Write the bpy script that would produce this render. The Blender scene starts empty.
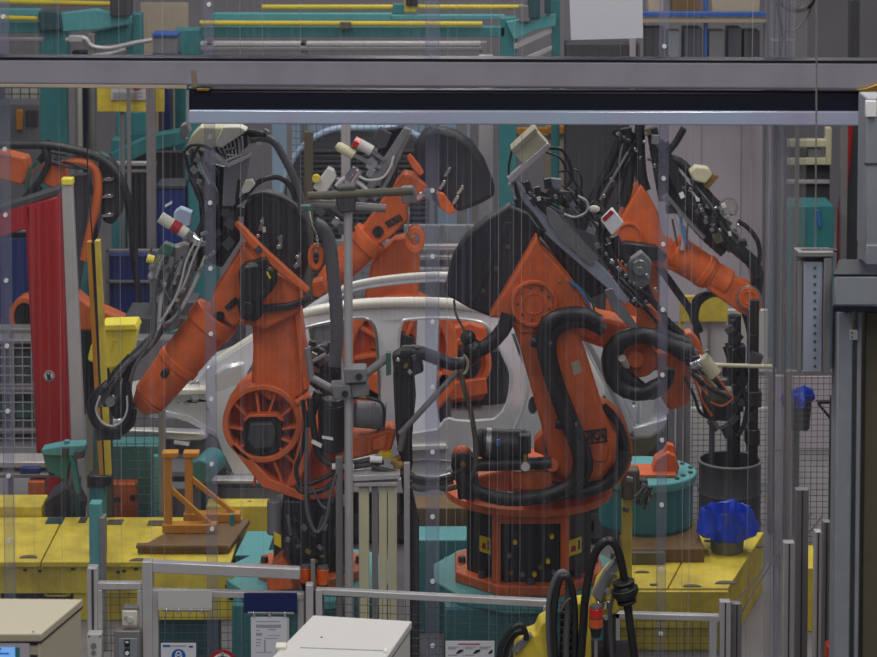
import bpy, bmesh, math, random
from mathutils import Vector, Matrix
from mathutils.geometry import tessellate_polygon
random.seed(7)
C = bpy.context.scene.collection
# ---------------------------------------------------------------- camera model
F = 2400.0; CX, CY = 438.5, 328.5 - 397.3   # principal point above the frame (shifted lens)
PIT = math.radians(3.6); CAMZ = 4.7
cp, sp = math.cos(PIT), math.sin(PIT)
def ray(px, py):
    u = (px - CX) / F; v = (CY - py) / F
    return Vector((u, cp + v * sp, -sp + v * cp))
def P(px, py, Y):
    d = ray(px, py); t = Y / d.y
    return Vector((d.x * t, Y, CAMZ + d.z * t))
def PZ(px, py, z):
    d = ray(px, py); t = (z - CAMZ) / d.z
    return Vector((d.x * t, d.y * t, z))
def R(px, Y):                      # size in metres of px pixels at depth Y
    return px * Y / (F * 0.988)
# ---------------------------------------------------------------- materials
def lin(c):
    c = c / 255.0
    return c / 12.92 if c <= 0.04045 else ((c + 0.055) / 1.055) ** 2.4
def rgb(r, g, b): return (lin(r), lin(g), lin(b), 1)
MATS = {}
def mat(name, col, rough=0.5, metal=0.0, dirt_or_sheen=0.0, dirt_or_sheen_col=(60, 50, 42), bump=0.0, scale=6.0, emit=0.0, coat=0.0):
    m = bpy.data.materials.new(name); m.use_nodes = True
    nt = m.node_tree; b = nt.nodes['Principled BSDF']
    b.inputs['Base Color'].default_value = rgb(*col)
    b.inputs['Roughness'].default_value = rough
    b.inputs['Metallic'].default_value = metal
    b.inputs['Coat Weight'].default_value = coat
    if dirt_or_sheen or bump:
        tc = nt.nodes.new('ShaderNodeTexCoord')
        n = nt.nodes.new('ShaderNodeTexNoise'); n.inputs['Scale'].default_value = scale
        n.inputs['Detail'].default_value = 6; n.inputs['Roughness'].default_value = 0.65
        nt.links.new(tc.outputs['Object'], n.inputs['Vector'])
    if dirt_or_sheen:
        r = nt.nodes.new('ShaderNodeValToRGB')
        r.color_ramp.elements[0].position = 0.42; r.color_ramp.elements[0].color = (0, 0, 0, 1)
        r.color_ramp.elements[1].position = 0.78; r.color_ramp.elements[1].color = (dirt_or_sheen, dirt_or_sheen, dirt_or_sheen, 1)
        nt.links.new(n.outputs['Fac'], r.inputs['Fac'])
        mx = nt.nodes.new('ShaderNodeMix'); mx.data_type = 'RGBA'
        nt.links.new(r.outputs['Color'], mx.inputs[0])
        mx.inputs[6].default_value = rgb(*col); mx.inputs[7].default_value = rgb(*dirt_or_sheen_col)
        nt.links.new(mx.outputs[2], b.inputs['Base Color'])
    if bump:
        bp = nt.nodes.new('ShaderNodeBump'); bp.inputs['Strength'].default_value = bump; bp.inputs['Distance'].default_value = 0.01
        nt.links.new(n.outputs['Fac'], bp.inputs['Height']); nt.links.new(bp.outputs['Normal'], b.inputs['Normal'])
    if emit:
        b.inputs['Emission Color'].default_value = rgb(*col); b.inputs['Emission Strength'].default_value = emit
    MATS[name] = m
    return m
mat('orange', (222, 104, 44), .45, 0, .55, (120, 66, 44), .08, 9)
mat('orange_plain', (212, 104, 50), .5, 0, .3, (120, 66, 44))
mat('black', (28, 28, 31), .38, 0, .4, (58, 56, 56))
mat('rubber', (30, 30, 32), .42, 0, .3, (70, 68, 68))
mat('cover', (40, 41, 48), .5, 0, .35, (66, 66, 72))
mat('greyhose', (96, 96, 102), .5, 0, .3, (60, 60, 60))
mat('whitehose', (185, 185, 185), .5)
mat('steel', (170, 170, 172), .32, .85, .35, (90, 88, 86))
mat('chrome', (225, 225, 228), .15, 1)
mat('carsteel', (222, 224, 230), .26, .35, .2, (176, 178, 184), 0, 4)
mat('carsteel_lit', (228, 226, 216), .35, .1)  # bare steel lightened: light from above put into the colour
mat('alu', (198, 196, 198), .4, .35, .2, (110, 108, 110))
mat('alu_dark', (140, 137, 138), .45, .3, .2, (80, 78, 80))
mat('beam', (154, 151, 163), .5, .15, .35, (112, 108, 116), 0, 3)
mat('bluerail', (188, 206, 228), .22, .3, .6, (190, 150, 190), 0, .8)  # pink patches paint reflected lamp light onto the rail
mat('navy_dark', (26, 28, 42), .35, .2)
mat('teal', (56, 130, 134), .5, 0, .4, (40, 90, 94), .03, 5)
mat('teal_light', (88, 164, 168), .5, 0, .3, (60, 124, 126))
mat('yellow', (228, 206, 70), .55, 0, .75, (148, 122, 50), .03, 5)
mat('yellow_bright', (240, 226, 70), .5, 0, .1)
mat('yellow_pipe', (214, 190, 40), .45, 0, .25, (150, 130, 50))
mat('amber_frame', (206, 140, 34), .5, 0, .35, (130, 84, 34))
mat('brown_plate', (118, 90, 52), .65, 0, .6, (70, 56, 44), .05, 5)
mat('red', (170, 28, 30), .35, 0, .25, (150, 40, 40), 0, 3)
mat('beige', (180, 172, 150), .5, 0, .15, (168, 158, 130))
mat('cream', (206, 202, 170), .5, 0, .25, (150, 146, 122))
mat('lightgrey', (196, 195, 193), .5, 0, .1, (180, 180, 184))
mat('grey', (120, 120, 124), .55, 0, .3, (88, 88, 92))
mat('darkgrey', (66, 66, 72), .55, 0, .35, (46, 46, 50))
mat('bluegrey', (146, 152, 160), .45, .2, .3, (98, 104, 114), .02, 8)
mat('olive', (96, 92, 74), .5, .1, .4, (76, 74, 64))
mat('navy', (20, 36, 92), .45)
mat('blue', (24, 48, 118), .5, 0, .3, (20, 36, 80))
mat('bluebag', (22, 66, 200), .35, 0, .2, (14, 44, 140))
mat('bluepipe', (46, 92, 170), .45)
mat('white', (235, 235, 235), .5)
mat('paper', (212, 214, 222), .7)
mat('offwhite', (214, 212, 198), .45)
mat('ink', (40, 40, 44), .7)
mat('inkgrey', (158, 158, 168), .7)
mat('stain', (132, 118, 96), .6)
mat('mandblue', (24, 92, 180), .5)
mat('signred', (170, 30, 44), .5)
mat('labelyellow', (236, 204, 30), .5)
mat('lampamber', (200, 84, 20), .22, 0, coat=.5)
mat('lampred', (196, 26, 16), .22, 0, coat=.5)
mat('green', (58, 100, 86), .5)
mat('brass', (176, 140, 70), .35, .7)
mat('pinkboard', (190, 182, 192), .6, 0, .2, (166, 156, 166), 0, 1.5)
mat('tan', (182, 168, 146), .65, 0, .3, (120, 106, 88), 0, 2)
mat('screen', (120, 180, 250), .4, emit=.55)
mat('screen_dark', (20, 70, 150), .4, emit=.4)
mat('floor', (128, 126, 130), .55, 0, .5, (98, 96, 98), 0, 1.2)
mat('wall', (140, 136, 143), .8, 0, .3, (92, 88, 94), 0, .8)
mat('bluewhite', (176, 200, 226), .4)
mat('slat', (84, 86, 94), .5, .3, .2, (60, 60, 66))
mat('darkteal', (30, 78, 84), .55, 0, .4, (24, 50, 56))
mat('skyblue', (60, 120, 190), .3)
mat('wire', (96, 96, 98), .5, .4)
mat('lightwire', (190, 190, 192), .5, .2)
def film(name, haze, streak, tint=(1, 1, 1), dcol=(.60, .60, .70, 1)):
    m = bpy.data.materials.new(name); m.use_nodes = True; nt = m.node_tree; nt.nodes.clear()
    out = nt.nodes.new('ShaderNodeOutputMaterial')
    tr = nt.nodes.new('ShaderNodeBsdfTransparent'); tr.inputs['Color'].default_value = (tint[0], tint[1], tint[2], 1)
    df = nt.nodes.new('ShaderNodeBsdfDiffuse'); df.inputs['Color'].default_value = dcol
    gl = nt.nodes.new('ShaderNodeBsdfGlossy'); gl.inputs['Roughness'].default_value = .08; gl.inputs['Color'].default_value = (.85, .87, 1, 1)
    tc = nt.nodes.new('ShaderNodeTexCoord'); mp = nt.nodes.new('ShaderNodeMapping'); mp.inputs['Scale'].default_value = (60, 3, .35)
    n = nt.nodes.new('ShaderNodeTexNoise'); n.inputs['Scale'].default_value = 1; n.inputs['Detail'].default_value = 5; n.inputs['Roughness'].default_value = .7
    nt.links.new(tc.outputs['Object'], mp.inputs['Vector']); nt.links.new(mp.outputs['Vector'], n.inputs['Vector'])
    mr = nt.nodes.new('ShaderNodeMapRange'); mr.inputs[1].default_value = .48; mr.inputs[2].default_value = .8
    mr.inputs[3].default_value = haze; mr.inputs[4].default_value = haze + streak
    nt.links.new(n.outputs['Fac'], mr.inputs['Value'])
    m1 = nt.nodes.new('ShaderNodeMixShader'); nt.links.new(mr.outputs['Result'], m1.inputs['Fac'])
    nt.links.new(tr.outputs[0], m1.inputs[1]); nt.links.new(df.outputs[0], m1.inputs[2])
    bp = nt.nodes.new('ShaderNodeBump'); bp.inputs['Strength'].default_value = .5; bp.inputs['Distance'].default_value = .02
    nt.links.new(n.outputs['Fac'], bp.inputs['Height']); nt.links.new(bp.outputs['Normal'], gl.inputs['Normal'])
    lw = nt.nodes.new('ShaderNodeFresnel'); lw.inputs['IOR'].default_value = 1.35
    nt.links.new(bp.outputs['Normal'], lw.inputs['Normal'])
    m2 = nt.nodes.new('ShaderNodeMixShader'); nt.links.new(lw.outputs[0], m2.inputs['Fac'])
    nt.links.new(m1.outputs[0], m2.inputs[1]); nt.links.new(gl.outputs[0], m2.inputs[2])
    nt.links.new(m2.outputs[0], out.inputs['Surface'])
    MATS[name] = m
film('film', .022, .13)
film('film_seam', .10, .14, (.92, .93, .98))
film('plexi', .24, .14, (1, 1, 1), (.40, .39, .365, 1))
film('reflection_streak', .16, .22)  # hazier film for the painted reflection lines
mat('plateblue', (158, 166, 182), .4, .15, .2, (130, 138, 150), .02, 8)
# ---------------------------------------------------------------- geometry collector
def spline(pts, n=6):
    if len(pts) < 3: return [Vector(p) for p in pts]
    p = [Vector(q) for q in pts]; p = [p[0] * 2 - p[1]] + p + [p[-1] * 2 - p[-2]]
    out = []
    for i in range(1, len(p) - 2):
        a, b, c, d = p[i - 1], p[i], p[i + 1], p[i + 2]
        for k in range(n):
            t = k / n
            out.append(.5 * ((2 * b) + (c - a) * t + (2 * a - 5 * b + 4 * c - d) * t * t + (3 * b - a - 3 * c + d) * t ** 3))
    out.append(p[-2]); return out
class G:
    def __init__(s): s.v = []; s.f = []
    def add(s, vs, fs):
        o = len(s.v); s.v += [Vector(v) for v in vs]; s.f += [tuple(i + o for i in f) for f in fs]; return s
    def hexa(s, a):                       # 8 corners: bottom 4 then top 4
        return s.add(a, [(0, 1, 2, 3), (7, 6, 5, 4), (0, 4, 5, 1), (1, 5, 6, 2), (2, 6, 7, 3), (3, 7, 4, 0)])
    def box(s, x0, x1, y0, y1, z0, z1):
        return s.hexa([(x0, y0, z0), (x1, y0, z0), (x1, y1, z0), (x0, y1, z0), (x0, y0, z1), (x1, y0, z1), (x1, y1, z1), (x0, y1, z1)])
    def pbox(s, px0, py0, px1, py1, Y, d):  # a box whose front face spans these sight lines at distance Y
        a = P(px0, py1, Y); b = P(px1, py0, Y)
        return s.box(a.x, b.x, Y, Y + d, a.z, b.z)
    def prism(s, pts, vec):
        n = len(pts); vec = Vector(vec); p = [Vector(q) for q in pts]
        return s.add(p + [q + vec for q in p], [tuple(range(n))[::-1], tuple(range(n, 2 * n))] + [(i, (i + 1) % n, n + (i + 1) % n, n + i) for i in range(n)])
    def pp(s, pxs, Y, d, holes=None):     # prism of an outline, Y number or function, thickness d
        fy = Y if callable(Y) else (lambda x, y: Y)
        loops = [[P(x, y, fy(x, y)) for x, y in pxs]] + [[P(x, y, fy(x, y)) for x, y in h] for h in (holes or [])]
        if not holes: return s.prism(loops[0], (0, d, 0))
        flat = [q for l in loops for q in l]; n = len(flat)
        tri = tessellate_polygon([[Vector((q.x, q.z, 0)) for q in l] for l in loops])
        fs = [tuple(t) for t in tri] + [tuple(i + n for i in t[::-1]) for t in tri]
        o = 0
        for l in loops:
            k = len(l)
            fs += [(o + i, o + (i + 1) % k, n + o + (i + 1) % k, n + o + i) for i in range(k)]
            o += k
        return s.add(flat + [q + Vector((0, d, 0)) for q in flat], fs)
    def cyl(s, a, b, r0, r1=None, n=18):
        r1 = r0 if r1 is None else r1
        a, b = Vector(a), Vector(b); ax = (b - a).normalized()
        u = ax.orthogonal().normalized(); w = ax.cross(u)
        vs = [a + (u * math.cos(t) + w * math.sin(t)) * r0 for t in [2 * math.pi * i / n for i in range(n)]]
        vs += [b + (u * math.cos(t) + w * math.sin(t)) * r1 for t in [2 * math.pi * i / n for i in range(n)]]
        return s.add(vs, [tuple(range(n))[::-1], tuple(range(n, 2 * n))] + [(i, (i + 1) % n, n + (i + 1) % n, n + i) for i in range(n)])
    def pcyl(s, a, b, rpx, r1px=None, n=18):  # a, b = (px, py, Y)
        return s.cyl(P(*a), P(*b), R(rpx, a[2]), None if r1px is None else R(r1px, b[2]), n)
    def disc(s, px, py, rpx, Y, d, n=32, r1=None):
        c = P(px, py, Y); return s.cyl(c, c + Vector((0, d, 0)), R(rpx, Y), R(r1, Y) if r1 else None, n)
    def ring(s, px, py, ro, ri, Y, d, n=36, sx=1.0):
        c = P(px, py, Y); a, b = R(ro, Y), R(ri, Y); vs = []
        for yy in (0, d):
            for r in (a, b):
                vs += [c + Vector((math.cos(2 * math.pi * i / n) * r * sx, yy, math.sin(2 * math.pi * i / n) * r)) for i in range(n)]
        fs = []
        for i in range(n):
            j = (i + 1) % n
            fs += [(i, j, n + j, n + i), (2 * n + i, 3 * n + i, 3 * n + j, 2 * n + j), (i, 2 * n + i, 2 * n + j, j), (n + i, n + j, 3 * n + j, 3 * n + i)]
        return s.add(vs, fs)
    def tube(s, pts, r, n=10, sm=6, corr=0.0, closed=False):
        p = spline(pts, sm)
        if corr:                          # corrugated hose: rings of two radii
            L = sum((p[i + 1] - p[i]).length for i in range(len(p) - 1)); m = max(8, int(L / (r * .55)))
            q = []; i = 0; acc = 0.0
            for k in range(m + 1):
                t = L * k / m
                while i < len(p) - 2 and acc + (p[i + 1] - p[i]).length < t:
                    acc += (p[i + 1] - p[i]).length; i += 1
                d = (p[i + 1] - p[i]); q.append(p[i] + d * ((t - acc) / max(d.length, 1e-6)))
            p = q
        m = len(p); vs = []; up = None
        for i in range(m):
            t = (p[min(i + 1, m - 1)] - p[max(i - 1, 0)]).normalized()
            up = t.orthogonal().normalized() if up is None else (up - t * up.dot(t)).normalized()
            w = t.cross(up); rr = r * (1 - corr * (i % 2)) if not callable(r) else r(i / (m - 1))
            vs += [p[i] + (up * math.cos(2 * math.pi * k / n) + w * math.sin(2 * math.pi * k / n)) * rr for k in range(n)]
        fs = [(i * n + k, i * n + (k + 1) % n, (i + 1) * n + (k + 1) % n, (i + 1) * n + k) for i in range(m - 1) for k in range(n)]
        return s.add(vs, fs + [tuple(range(n))[::-1], tuple(range((m - 1) * n, m * n))])
    def pt(s, pts, rpx, Y=None, **k):     # tube through (px, py[, Y]) points
        q = [(a[0], a[1], a[2] if len(a) > 2 else Y) for a in pts]
        return s.tube([P(*a) for a in q], R(rpx, q[0][2]), **k)
    def lathe(s, c, prof, n=32):
        c = Vector(c); m = len(prof); vs = [c + Vector((r * math.cos(2 * math.pi * k / n), r * math.sin(2 * math.pi * k / n), z)) for r, z in prof for k in range(n)]
        fs = [(i * n + k, i * n + (k + 1) % n, (i + 1) * n + (k + 1) % n, (i + 1) * n + k) for i in range(m - 1) for k in range(n)]
        return s.add(vs, fs + [tuple(range(n))[::-1], tuple(range((m - 1) * n, m * n))])
    def ball(s, c, r, sc=(1, 1, 1), n=14, m=8):
        c = Vector(c); vs = [c + Vector((0, 0, r * sc[2]))]
        for i in range(1, m):
            a = math.pi * i / m
            vs += [c + Vector((math.sin(a) * math.cos(2 * math.pi * k / n) * r * sc[0], math.sin(a) * math.sin(2 * math.pi * k / n) * r * sc[1], math.cos(a) * r * sc[2])) for k in range(n)]
        vs.append(c - Vector((0, 0, r * sc[2]))); L = len(vs) - 1
        fs = [(0, 1 + k, 1 + (k + 1) % n) for k in range(n)]
        for i in range(m - 2):
            fs += [(1 + i * n + k, 1 + (i + 1) * n + k, 1 + (i + 1) * n + (k + 1) % n, 1 + i * n + (k + 1) % n) for k in range(n)]
        return s.add(vs, fs + [(L, 1 + (m - 2) * n + (k + 1) % n, 1 + (m - 2) * n + k) for k in range(n)])
    def grid(s, x0, x1, z0, z1, Y, step, w=.0022, slope=0.0):   # welded wire mesh
        n = max(1, int((x1 - x0) / step)); m = max(1, int((z1 - z0) / step))
        for i in range(n + 1):
            x = x0 + (x1 - x0) * i / n; dy = slope * (x - x0)
            s.box(x - w, x + w, Y + dy, Y + dy + 2 * w, z0, z1)
        for j in range(m + 1):
            z = z0 + (z1 - z0) * j / m; dy = slope * (x1 - x0)
            s.hexa([(x0, Y, z - w), (x1, Y + dy, z - w), (x1, Y + dy + 2 * w, z - w), (x0, Y + 2 * w, z - w), (x0, Y, z + w), (x1, Y + dy, z + w), (x1, Y + dy + 2 * w, z + w), (x0, Y + 2 * w, z + w)])
        return s
    def bounds(s):
        xs = [v.x for v in s.v]; ys = [v.y for v in s.v]; zs = [v.z for v in s.v]
        return Vector(((min(xs) + max(xs)) / 2, (min(ys) + max(ys)) / 2, min(zs)))
def rootof(o):
    while o.parent: o = o.parent
    return o
def obj(name, g, m, parent=None, bevel=0.0, smooth=True, label=None, seg=2):
    org = rootof(parent).location if parent else g.bounds()
    me = bpy.data.meshes.new(name); me.from_pydata([v - org for v in g.v], [], g.f)
    bm = bmesh.new(); bm.from_mesh(me)
    bmesh.ops.recalc_face_normals(bm, faces=bm.faces); bm.to_mesh(me); bm.free()
    me.materials.append(MATS[m] if isinstance(m, str) else m)
    if smooth:
        me.shade_smooth(); me.set_sharp_from_angle(angle=math.radians(38))
    o = bpy.data.objects.new(name, me); C.objects.link(o)
    if parent: o.parent = parent
    else: o.location = org
    if bevel:
        b = o.modifiers.new('bevel', 'BEVEL'); b.width = bevel; b.segments = seg; b.limit_method = 'ANGLE'; b.angle_limit = math.radians(40)
    if label: o['label'] = label
    return o
def tag(o, label, cat, group=None):
    o['label'] = label; o['category'] = cat
    if group: o['group'] = group
    return o
def thing(name, label, cat, loc, group=None):
    o = bpy.data.objects.new(name, None); C.objects.link(o); o.location = Vector(loc); o.empty_display_size = .1
    return tag(o, label, cat, group)
def solo(name, g, m, label, cat, group=None, **k): return tag(obj(name, g, m, **k), label, cat, group)
def struct(name, g, m, **k):
    o = obj(name, g, m, **k); o['kind'] = 'structure'; return o
def text(name, s, at, h, m, parent, ang=0.0, normal=(0, -1, 0), bold=.0, right=None, up=None):
    cu = bpy.data.curves.new('txt', 'FONT'); cu.body = s; cu.size = h; cu.align_x = 'CENTER'; cu.align_y = 'CENTER'; cu.extrude = .0006; cu.offset = bold
    t = bpy.data.objects.new('txt', cu); me0 = bpy.data.meshes.new_from_object(t)
    rt = Vector((math.cos(ang), 0, math.sin(ang))) if right is None else Vector(right)
    upv = Vector((-math.sin(ang), 0, math.cos(ang))) if up is None else Vector(up)
    nn = rt.cross(upv); g = G()
    g.add([Vector(at) + rt * v.co.x + upv * v.co.y + nn * v.co.z for v in me0.vertices], [tuple(p.vertices) for p in me0.polygons])
    bpy.data.objects.remove(t); bpy.data.meshes.remove(me0)
    return obj(name, g, m, parent, smooth=False)
def copyset(src, offs, parent):           # more copies of a part, sharing its mesh
    for o in offs:
        c = src.copy(); C.objects.link(c); c.parent = parent; c.location = src.location + Vector(o)
# ---------------------------------------------------------------- camera, light
cam = bpy.data.cameras.new('camera'); cam.sensor_width = 36; cam.lens = F / 877 * 36; cam.clip_end = 200; cam.dof.use_dof = True; cam.dof.focus_distance = 11.9; cam.dof.aperture_fstop = 5.6
co = bpy.data.objects.new('camera', cam); C.objects.link(co)
co.location = (0, 0, CAMZ); co.rotation_euler = (math.radians(90) - PIT, 0, 0); cam.shift_y = -397.3 / 877
sc = bpy.context.scene; sc.camera = co
sc.view_settings.view_transform = 'Standard'; sc.view_settings.look = 'None'; sc.view_settings.gamma = 1
sc.view_settings.use_curve_mapping = False; sc.view_settings.exposure = -0.22
sc.cycles.transparent_max_bounces = 24; sc.cycles.max_bounces = 6
w = bpy.data.worlds.new('hall_light'); sc.world = w; w.use_nodes = True
w.node_tree.nodes['Background'].inputs[0].default_value = (.88, .90, 1.0, 1); w.node_tree.nodes['Background'].inputs[1].default_value = .13
def lamp(name, x, y, z, sx, sy, e, col=(1, .97, .93), tilt=0):
    l = bpy.data.lights.new(name, 'AREA'); l.shape = 'RECTANGLE'; l.size = sx; l.size_y = sy; l.energy = e; l.color = col
    o = bpy.data.objects.new(name, l); C.objects.link(o); o.location = (x, y, z); o.rotation_euler = (tilt, 0, 0)
for i, (x, y, e) in enumerate([(-2.6, 2.5, 110), (2.6, 2.5, 110), (-2.6, 7.5, 130), (2.6, 7.5, 130), (-2.6, 12.6, 130), (2.6, 12.6, 130), (-2.6, 17.5, 105), (2.6, 17.5, 105), (0, 22, 130)]):
    lamp('ceiling_light', x, y, 7.2, 1.0, 4.0, e * 1.22)
# ---------------------------------------------------------------- setting
struct('floor', G().box(-14, 14, 5.0, 27, -.06, 0), 'floor')
struct('wall_back', G().box(-14, 14, 26.2, 26.4, 0, 9), 'wall')
# ---------------------------------------------------------------- robots
def ngon(cx, cy, z, r, n, a0=0.0, sx=1.0): return [(cx + math.cos(a0 + 2 * math.pi * i / n) * r * sx, cy + math.sin(a0 + 2 * math.pi * i / n) * r, z) for i in range(n)]
def robot_base(root, c, h, r=.42, labels=True):
    x, y, z = c
    obj('foot', G().prism(ngon(x, y, z, r, 8, math.pi / 8), (0, 0, .055)), 'orange', root, .008)
    b0 = None
    for k in range(8):
        a = math.pi / 4 * k - math.pi / 2
        bx, by = x + math.cos(a) * r * .84, y + math.sin(a) * r * .84
        if b0 is None: b0 = obj('bolt', G().cyl((bx, by, z + .055), (bx, by, z + .085), .022, .02, 6), 'darkgrey', root); q0 = (bx, by)
        else: copyset(b0, [(bx - q0[0], by - q0[1], 0)], root)
    w = r * .80
    obj('base_housing', G().prism(ngon(x, y, z + .05, r * (.84 if labels else .72), 8, math.pi / 8), (0, 0, h - .08)), 'black', root, .008)
    for sx, sy in (((-.42, -.79), (.42, -.79)) if labels else ()):
        px, py = x + r * sx, y + r * sy
        obj('frame_post', G().box(px - .022, px + .022, py - .02, py + .07, z + .05, z + h - .04), 'orange', root, .006)
    if labels: obj('lintel', G().box(x - r * .42, x + r * .42, y - r * .84, y - r * .6, z + h - .09, z + h - .035), 'orange', root, .006)
    pl = obj('connector_plate', G().box(x - r * .36, x + r * .36, y - r * .765, y - r * .70, z + .09, z + h - .11), 'black', root, .004)
    for i, (dx, dz, m) in enumerate([(-.10, .11, 'brass'), (.02, .10, 'labelyellow'), (.05, .14, 'brass'), (.09, .17, 'labelyellow'), (-.04, .10, 'grey'), (.12, .11, 'grey'), (-.11, .2, 'grey'), (.11, .3, 'labelyellow'), (-.08, .27, 'labelyellow')]):
        if dz < h - .13: obj('connector', G().cyl((x + dx * r / .42, y - r * .765, z + dz), (x + dx * r / .42, y - r * .83, z + dz), .013, .011, 10), m, pl)
    if labels:
        a = math.radians(-45); nx, ny = math.cos(a), math.sin(a); rr = r * .84 * math.cos(math.pi / 8) + .002
        for sgn, ww, zz in ((1, .055, .17), (-1, .04, .18)):
            cx_, cy_ = x + sgn * nx * rr, y + ny * rr; t = (-ny * sgn * -1 * sgn, nx * sgn, 0)
            t = Vector((math.sin(math.radians(45)), sgn * math.cos(math.radians(45)), 0))
            q = Vector((cx_, cy_, z + zz)); n_ = Vector((sgn * nx, ny, 0)) * .002
            lb = obj('warning_label', G().prism([q - t * ww, q + t * ww, q + t * ww + Vector((0, 0, .085)), q - t * ww + Vector((0, 0, .085))], n_), 'labelyellow', root)
            q2 = q + n_ * 1.5 + Vector((0, 0, .02))
            obj('label_print', G().prism([q2 - t * ww * .6, q2 + t * ww * .2, q2 + t * ww * .1 + Vector((0, 0, .03)), q2 - t * ww * .4 + Vector((0, 0, .03))], n_ * .3), 'signred', lb)
            obj('label_print', G().prism([q2 + t * ww * .5, q2 + t * ww * .75, q2 + t * ww * .75 + Vector((0, 0, .05)), q2 + t * ww * .5 + Vector((0, 0, .05))], n_ * .3), 'ink', lb)
    if labels: obj('flange', G().lathe((x, y, z + h - .04), [(r * 1.0, 0), (r * 1.06, .015), (r * 1.06, .05), (r * .98, .07), (r * .6, .075)], 48), 'orange', root)
def hoses(root, items, name='hose'):      # (points, radius px, Y, material, corrugated)
    out = []
    for it in items:
        pts, r, Y, m = it[:4]
        out.append(obj(name, G().pt(pts, r, Y, corr=(it[4] if len(it) > 4 else 0), n=10), m, root))
    return out
def cluster(root, name, pts, Y, m, s0=3, s1=6, kind='box'):
    for (x, y) in pts:
        g = G(); a = random.uniform(-.8, .8); w, h = random.uniform(s0, s1), random.uniform(s0, s1)
        if kind == 'box':
            ca, sa = math.cos(a), math.sin(a)
            g.pp([(x + ca * dx * w - sa * dy * h, y + sa * dx * w + ca * dy * h) for dx, dy in ((-.5, -.5), (.5, -.5), (.5, .5), (-.5, .5))], Y + random.uniform(-.03, .03), R(w, Y))
        else:
            g.pcyl((x - math.cos(a) * w, y - math.sin(a) * w, Y), (x + math.cos(a) * w, y + math.sin(a) * w, Y + .02), h * .35, None, 10)
        obj(name, g, random.choice(m) if isinstance(m, (list, tuple)) else m, root, .002 if kind == 'box' else 0)
def tangle(root, path, spread, n, Y, r=(.8, 2.0), mats=('rubber', 'rubber', 'black', 'greyhose', 'darkgrey'), name='cable', dy=.06):
    for k in range(n):
        ox, oy = random.uniform(-spread, spread), random.uniform(-spread, spread)
        a, b = sorted((random.uniform(0, .35), random.uniform(.6, 1))); m = len(path); pts = []
        for i, (x, y) in enumerate(path):
            t = i / (m - 1)
            if a - .01 <= t <= b + .01 or m < 4: pts.append((x + ox + random.uniform(-spread, spread) * .45, y + oy + random.uniform(-spread, spread) * .45, Y + random.uniform(-dy, dy)))
        if len(pts) > 1: obj(name, G().pt(pts, random.uniform(*r), None, n=8, sm=5), random.choice(mats), root)
def logo(root, px, py, Y, wpx, ang):
    c = P(px, py, Y); w = R(wpx, Y); h = w * .42
    rt = Vector((math.cos(ang), 0, math.sin(ang))); up = Vector((-math.sin(ang), 0, math.cos(ang)))
    g = G()
    for a, b, e, f in ((-.5, .5, .36, .5), (-.5, .5, -.5, -.36), (-.5, -.46, -.36, .36), (.46, .5, -.36, .36)):
        g.prism([c + rt * w * a + up * h * e, c + rt * w * b + up * h * e, c + rt * w * b + up * h * f, c + rt * w * a + up * h * f], (0, -.004, 0))
    p = obj('maker_plate', g, 'ink', root)
    text('lettering', 'KUKA', c + Vector((0, -.002, 0)), h * .82, 'ink', p, ang, bold=.004)

# ================= robot front right (B)
cB = PZ(528, 572, .5)
rB = thing('industrial_robot', 'large orange robot front right, upright arm and black hose, on the turquoise base', 'robot', cB, 'orange welding robots around the car body')
robot_base(rB, cB, .46, .42)
Y = 12.0
# rotating column
obj('rotating_column', G().pp([(462, 497), (466, 478), (500, 470), (512, 462), (545, 468), (560, 440), (588, 410), (612, 420), (628, 446), (626, 470), (605, 494), (560, 502)], Y + .2, .34), 'orange', rB, .02, seg=3)
g = G().ring(588, 452, 45, 35, Y + .06, .30).disc(588, 452, 44, Y + .12, .2)
obj('shoulder_housing', g, 'orange', rB, .006)
obj('shoulder_seal', G().ring(588, 452, 36, 30, Y + .09, .05), 'black', rB)
obj('shoulder_groove', G().pt([(603, 406), (615, 419), (624, 438), (625.5, 456), (619, 474), (604, 488)], 4.2, Y + .05), 'black', rB)
link = [(511, 322), (520, 300), (545, 292), (562, 300), (571, 318), (588, 360), (604, 412), (617, 436), (616, 462), (602, 480), (580, 486), (558, 478), (548, 455), (541, 425), (530, 385), (519, 345)]
lk = obj('link_arm', G().pp(link, Y, .24), 'orange', rB, .025, seg=3)
obj('inspection_label', G().pp([(571, 363), (579, 360), (582, 372), (574, 376)], Y - .004, .006), 'beige', lk)
obj('arm_rib', G().pp([(575, 430), (610, 440), (607, 462), (575, 462)], Y - .012, .03), 'orange', lk, .008)
logo(rB, 590, 437, Y - .014, 34, .12)
obj('knob', G().pcyl((552, 465, Y - .05), (552, 466, Y + .1), 7), 'orange', rB, .004)
obj('bracket', G().pp([(534, 452), (535, 441), (545, 430), (551, 432), (552, 452), (544, 456)], Y + .06, .1), 'orange', rB, .008)
obj('balancer_block', G().pp([(512, 490), (513, 472), (552, 470), (556, 492)], Y - .02, .24), 'orange', rB, .012)
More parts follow.
